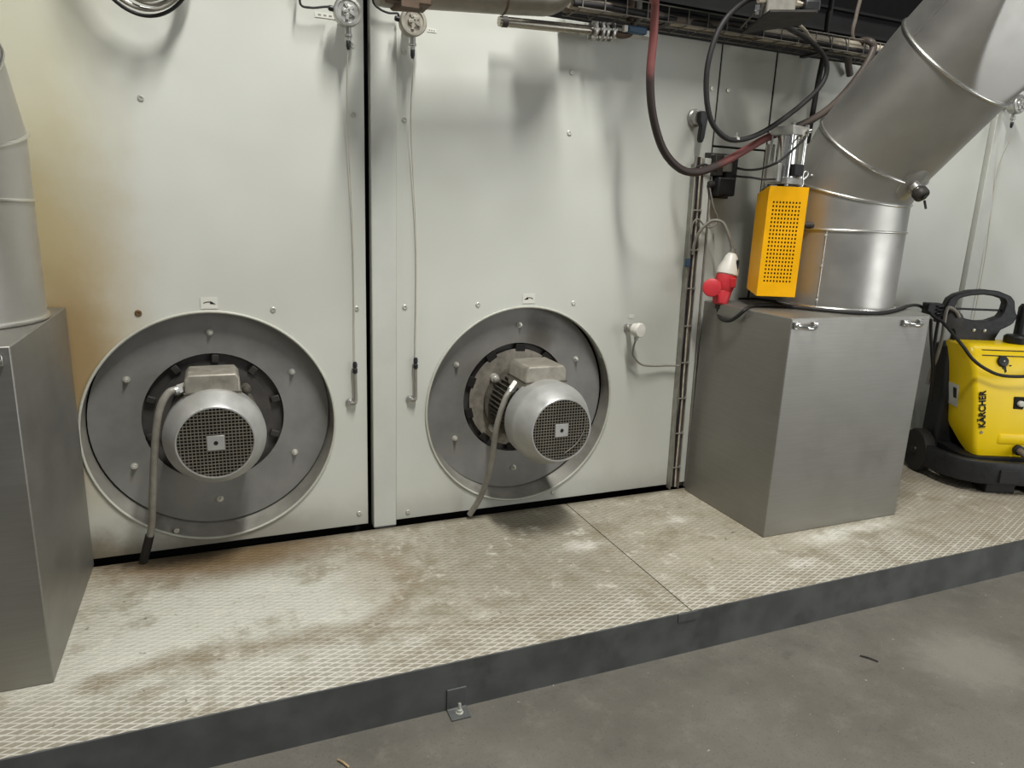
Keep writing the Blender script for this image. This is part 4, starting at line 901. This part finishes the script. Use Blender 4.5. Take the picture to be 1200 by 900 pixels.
# black chassis, bumper and feet
mb = MB(); mb.rings([rrect(-.085, .53, .235, .385, z, .03, .03) for z in (.10, .45)] + [rrect(-.10, .52, .265, .385, .74, .03, .03), rrect(-.08, .50, .28, .37, .76, .03, .03)]); L(mb, 'rear_housing', 'kblack', smooth=40)
mb = MB(); mb.rings([rrect(-.06, .52, -.02, .37, z, .06, .05) for z in (.06, .19)]); L(mb, 'chassis', 'kblack', smooth=40)
prof = [(-.022, .062), (.022, .062), (.026, .16), (.018, .185), (-.018, .185), (-.026, .16)]
path = [(-.140, .175), (-.128, .10), (-.105, .03), (-.065, -.03), (-.005, -.068), (.08, -.083), (.25, -.088), (.42, -.083), (.50, -.06), (.56, .0), (.59, .10)]
rs = []
for i, (a, b) in enumerate(path):
    q0, q1 = path[max(0, i - 1)], path[min(len(path) - 1, i + 1)]; d = Vector((q1[0] - q0[0], q1[1] - q0[1])).normalized(); nn = Vector((d.y, -d.x))
    rs.append([(a + nn.x * u, b + nn.y * u, z) for u, z in prof])
mb = MB(); mb.rings(rs); bp = L(mb, 'bumper', 'kblack', bevel=.004, smooth=50)
mb = MB(); mb.box((.085, -.118, .075), (.19, -.11, .15)); L(mb, 'bumper_pad', 'rubber', bp, bevel=.003)
for a0, a1 in ((.06, .22), (.30, .46)):
    mb = MB(); mb.box((a0, -.06, .0), (a1, .06, .07)); L(mb, 'foot', 'rubber', bevel=.006)
for sx, xc in ((-1, -.135), (1, .60)):
    mb = MB(); mb.lathe([(.05, -.03), (.118, -.03), (.124, -.018), (.1245, .018), (.118, .03), (.05, .03)], (xc, .275, .1247), (sx, 0, 0), 40)
    w = L(mb, 'wheel', 'tyre', smooth=30)
    mb = MB(); mb.lathe([(.07, .02), (.065, .028), (.03, .02), (.022, .038), (0, .040)], (xc, .275, .1247), (sx, 0, 0), 28); L(mb, 'hub', 'kblack', w)
    mb = MB(); mb.cyl((xc, .275, .1247), (xc - sx * .09, .275, .1247), .014); L(mb, 'axle', 'conduit', w)
# handle frame
outer = [(-.085, .755), (-.075, .80), (-.10, .855), (-.155, .90), (-.168, .945), (-.150, 1.012), (-.115, 1.040), (-.04, 1.062), (.035, 1.070), (.115, 1.064), (.185, 1.040), (.212, 1.012), (.226, .955), (.245, .93), (.225, .885), (.165, .85), (.145, .80), (.16, .755)]
inner = [(-.085, .925), (-.108, .965), (-.102, 1.005), (-.085, 1.020), (-.03, 1.034), (.035, 1.041), (.105, 1.034), (.152, 1.020), (.164, 1.0), (.160, .955), (.145, .925), (.085, .900), (.03, .895), (-.035, .905)]
def ang_sort(poly, c): return poly
mb = MB(); ny0, ny1 = .225, .275
def resamp(poly, n):
    P_ = [Vector(p) for p in poly] + [Vector(poly[0])]; ds = [0]
    for a, b in zip(P_, P_[1:]): ds.append(ds[-1] + (b - a).length)
    out = []
    for k in range(n):
        s = ds[-1] * k / n; i = max(j for j in range(len(ds) - 1) if ds[j] <= s); u = (s - ds[i]) / (ds[i + 1] - ds[i]); out.append(P_[i].lerp(P_[i + 1], u))
    return out
cc = Vector((.03, .965))
def radial(poly, n):
    out = []
    for k in range(n):
        a = 2 * PI * k / n; d = Vector((math.cos(a), math.sin(a))); best = None
        for p, q in zip(poly, poly[1:] + poly[:1]):
            p, q = Vector(p), Vector(q); e = q - p; den = d.x * e.y - d.y * e.x
            if abs(den) < 1e-9: continue
            w_ = p - cc; tt = (w_.x * e.y - w_.y * e.x) / den; uu = (w_.x * d.y - w_.y * d.x) / den
            if tt > 0 and -1e-6 <= uu <= 1 + 1e-6 and (best is None or tt > best): best = tt
        out.append(cc + d * best)
    return out
n = 72; O_ = radial(outer, n); I_ = radial(inner, n)
mb.v += [Vector((p.x, ny0, p.y)) for p in O_] + [Vector((p.x, ny0, p.y)) for p in I_] + [Vector((p.x, ny1, p.y)) for p in O_] + [Vector((p.x, ny1, p.y)) for p in I_]
for i in range(n):
    j = (i + 1) % n; mb.f += [(i, j, n + j, n + i), (2 * n + i, 3 * n + i, 3 * n + j, 2 * n + j), (i, 2 * n + i, 2 * n + j, j), (n + i, n + j, 3 * n + j, 3 * n + i)]
hd_ = L(mb, 'push_handle', 'kblack', bevel=.007, seg=3, smooth=40)
mb = MB(); mb.cyl((-.10, .25, .957), (.16, .25, .957), .006, 10); L(mb, 'cross_rod', 'kblack', hd_)
for x in (.015, .075):
    mb = MB(); mb.lathe([(.009, 0), (.009, .004), (.005, .006), (0, .006)], (x, ny0, .845), (0, -1, 0), 14); L(mb, 'handle_screw', 'screw', hd_)
mb = MB(); mb.box((-.268, .21, .915), (-.182, .27, .985))
for k in range(3): mb.box((-.222, .200, .925 + k * .02), (-.182, .212, .935 + k * .02))
mb.box((-.20, .22, .88), (-.11, .26, .925)); L(mb, 'hose_hook', 'kblack', bevel=.005)
mb = MB(); mb.lathe([(.048, 0), (.052, .012), (.048, .03), (.02, .034), (0, .034)], (-.118, .225, .90), (0, -1, 0), 28); L(mb, 'hook_hub', 'dgrey', bevel=.0)
mb = MB(); mb.rings([rrect(.25, .31, .20, .26, z, .02, .02) for z in (.78, .98)] + [rrect(.26, .30, .21, .25, 1.0, .015, .015)]); L(mb, 'lance_holder', 'kblack', smooth=40)
mb = MB(); mb.lathe([(.055, 0), (.06, .015), (.06, .04), (.05, .05), (0, .052)], (.22, .17, .785), (0, 0, 1), 32); L(mb, 'tank_cap', 'kblack')
t = thing('hose_loop', 'grey hose hanging from the washer handle down behind the metal box', 'hose', (3.104, -0.243, 1.125))
mb = MB(); mb.tube([(3.175, -0.289, 1.084), (3.157, -0.282, 1.111), (3.127, -0.269, 1.133), (3.107, -0.260, 1.127), (3.104, -0.259, 1.066), (3.122, -0.251, 0.970), (3.133, -0.234, 0.855), (3.135, -0.213, 0.767), (3.148, -0.197, 0.688)], .0095, 12); mb.build('hose_run', 'conduit', t, smooth=60)
t = thing('cable_drop', 'black cables hanging from the washer hook beside the metal box', 'cable', (3.093, -0.216, 0.940))
for run in ([(3.040, -0.226, 1.067), (3.063, -0.225, 0.981), (3.093, -0.227, 0.884), (3.129, -0.232, 0.747), (3.160, -0.223, 0.593)], [(3.078, -0.243, 1.069), (3.089, -0.236, 0.982), (3.107, -0.228, 0.884), (3.143, -0.227, 0.745), (3.174, -0.218, 0.591)]):
    mb = MB(); mb.tube(run, .0085, 10); mb.build('cable_run', 'rubber', t, smooth=60)

# ------------------------------------------------------------ bits lying on the floor
t = thing('straw_bit', 'thin dry twig on the grey floor in front of the platform, right of the middle', 'twig', (1.580, -1.300, 0.000))
mb = MB(); a_, b_ = Vector((1.556, -1.282, 0.004)), Vector((1.590, -1.332, 0.004)); mb.tube([a_, a_.lerp(b_, .5) + Vector((0, .001, .002)), b_], .0028, 8); mb.build('stalk', 'dgrey', t)
t = thing('straw_bit', 'pale splinter on the grey floor at the bottom edge', 'twig', (-0.312, -1.155, 0.000))
mb = MB(); a_, b_ = Vector((-0.325, -1.142, 0.004)), Vector((-0.300, -1.182, 0.004)); mb.tube([a_, a_.lerp(b_, .5) + Vector((0, .001, .002)), b_], .0032, 8); mb.build('stalk', 'straw', t)
bpy.context.view_layer.update()
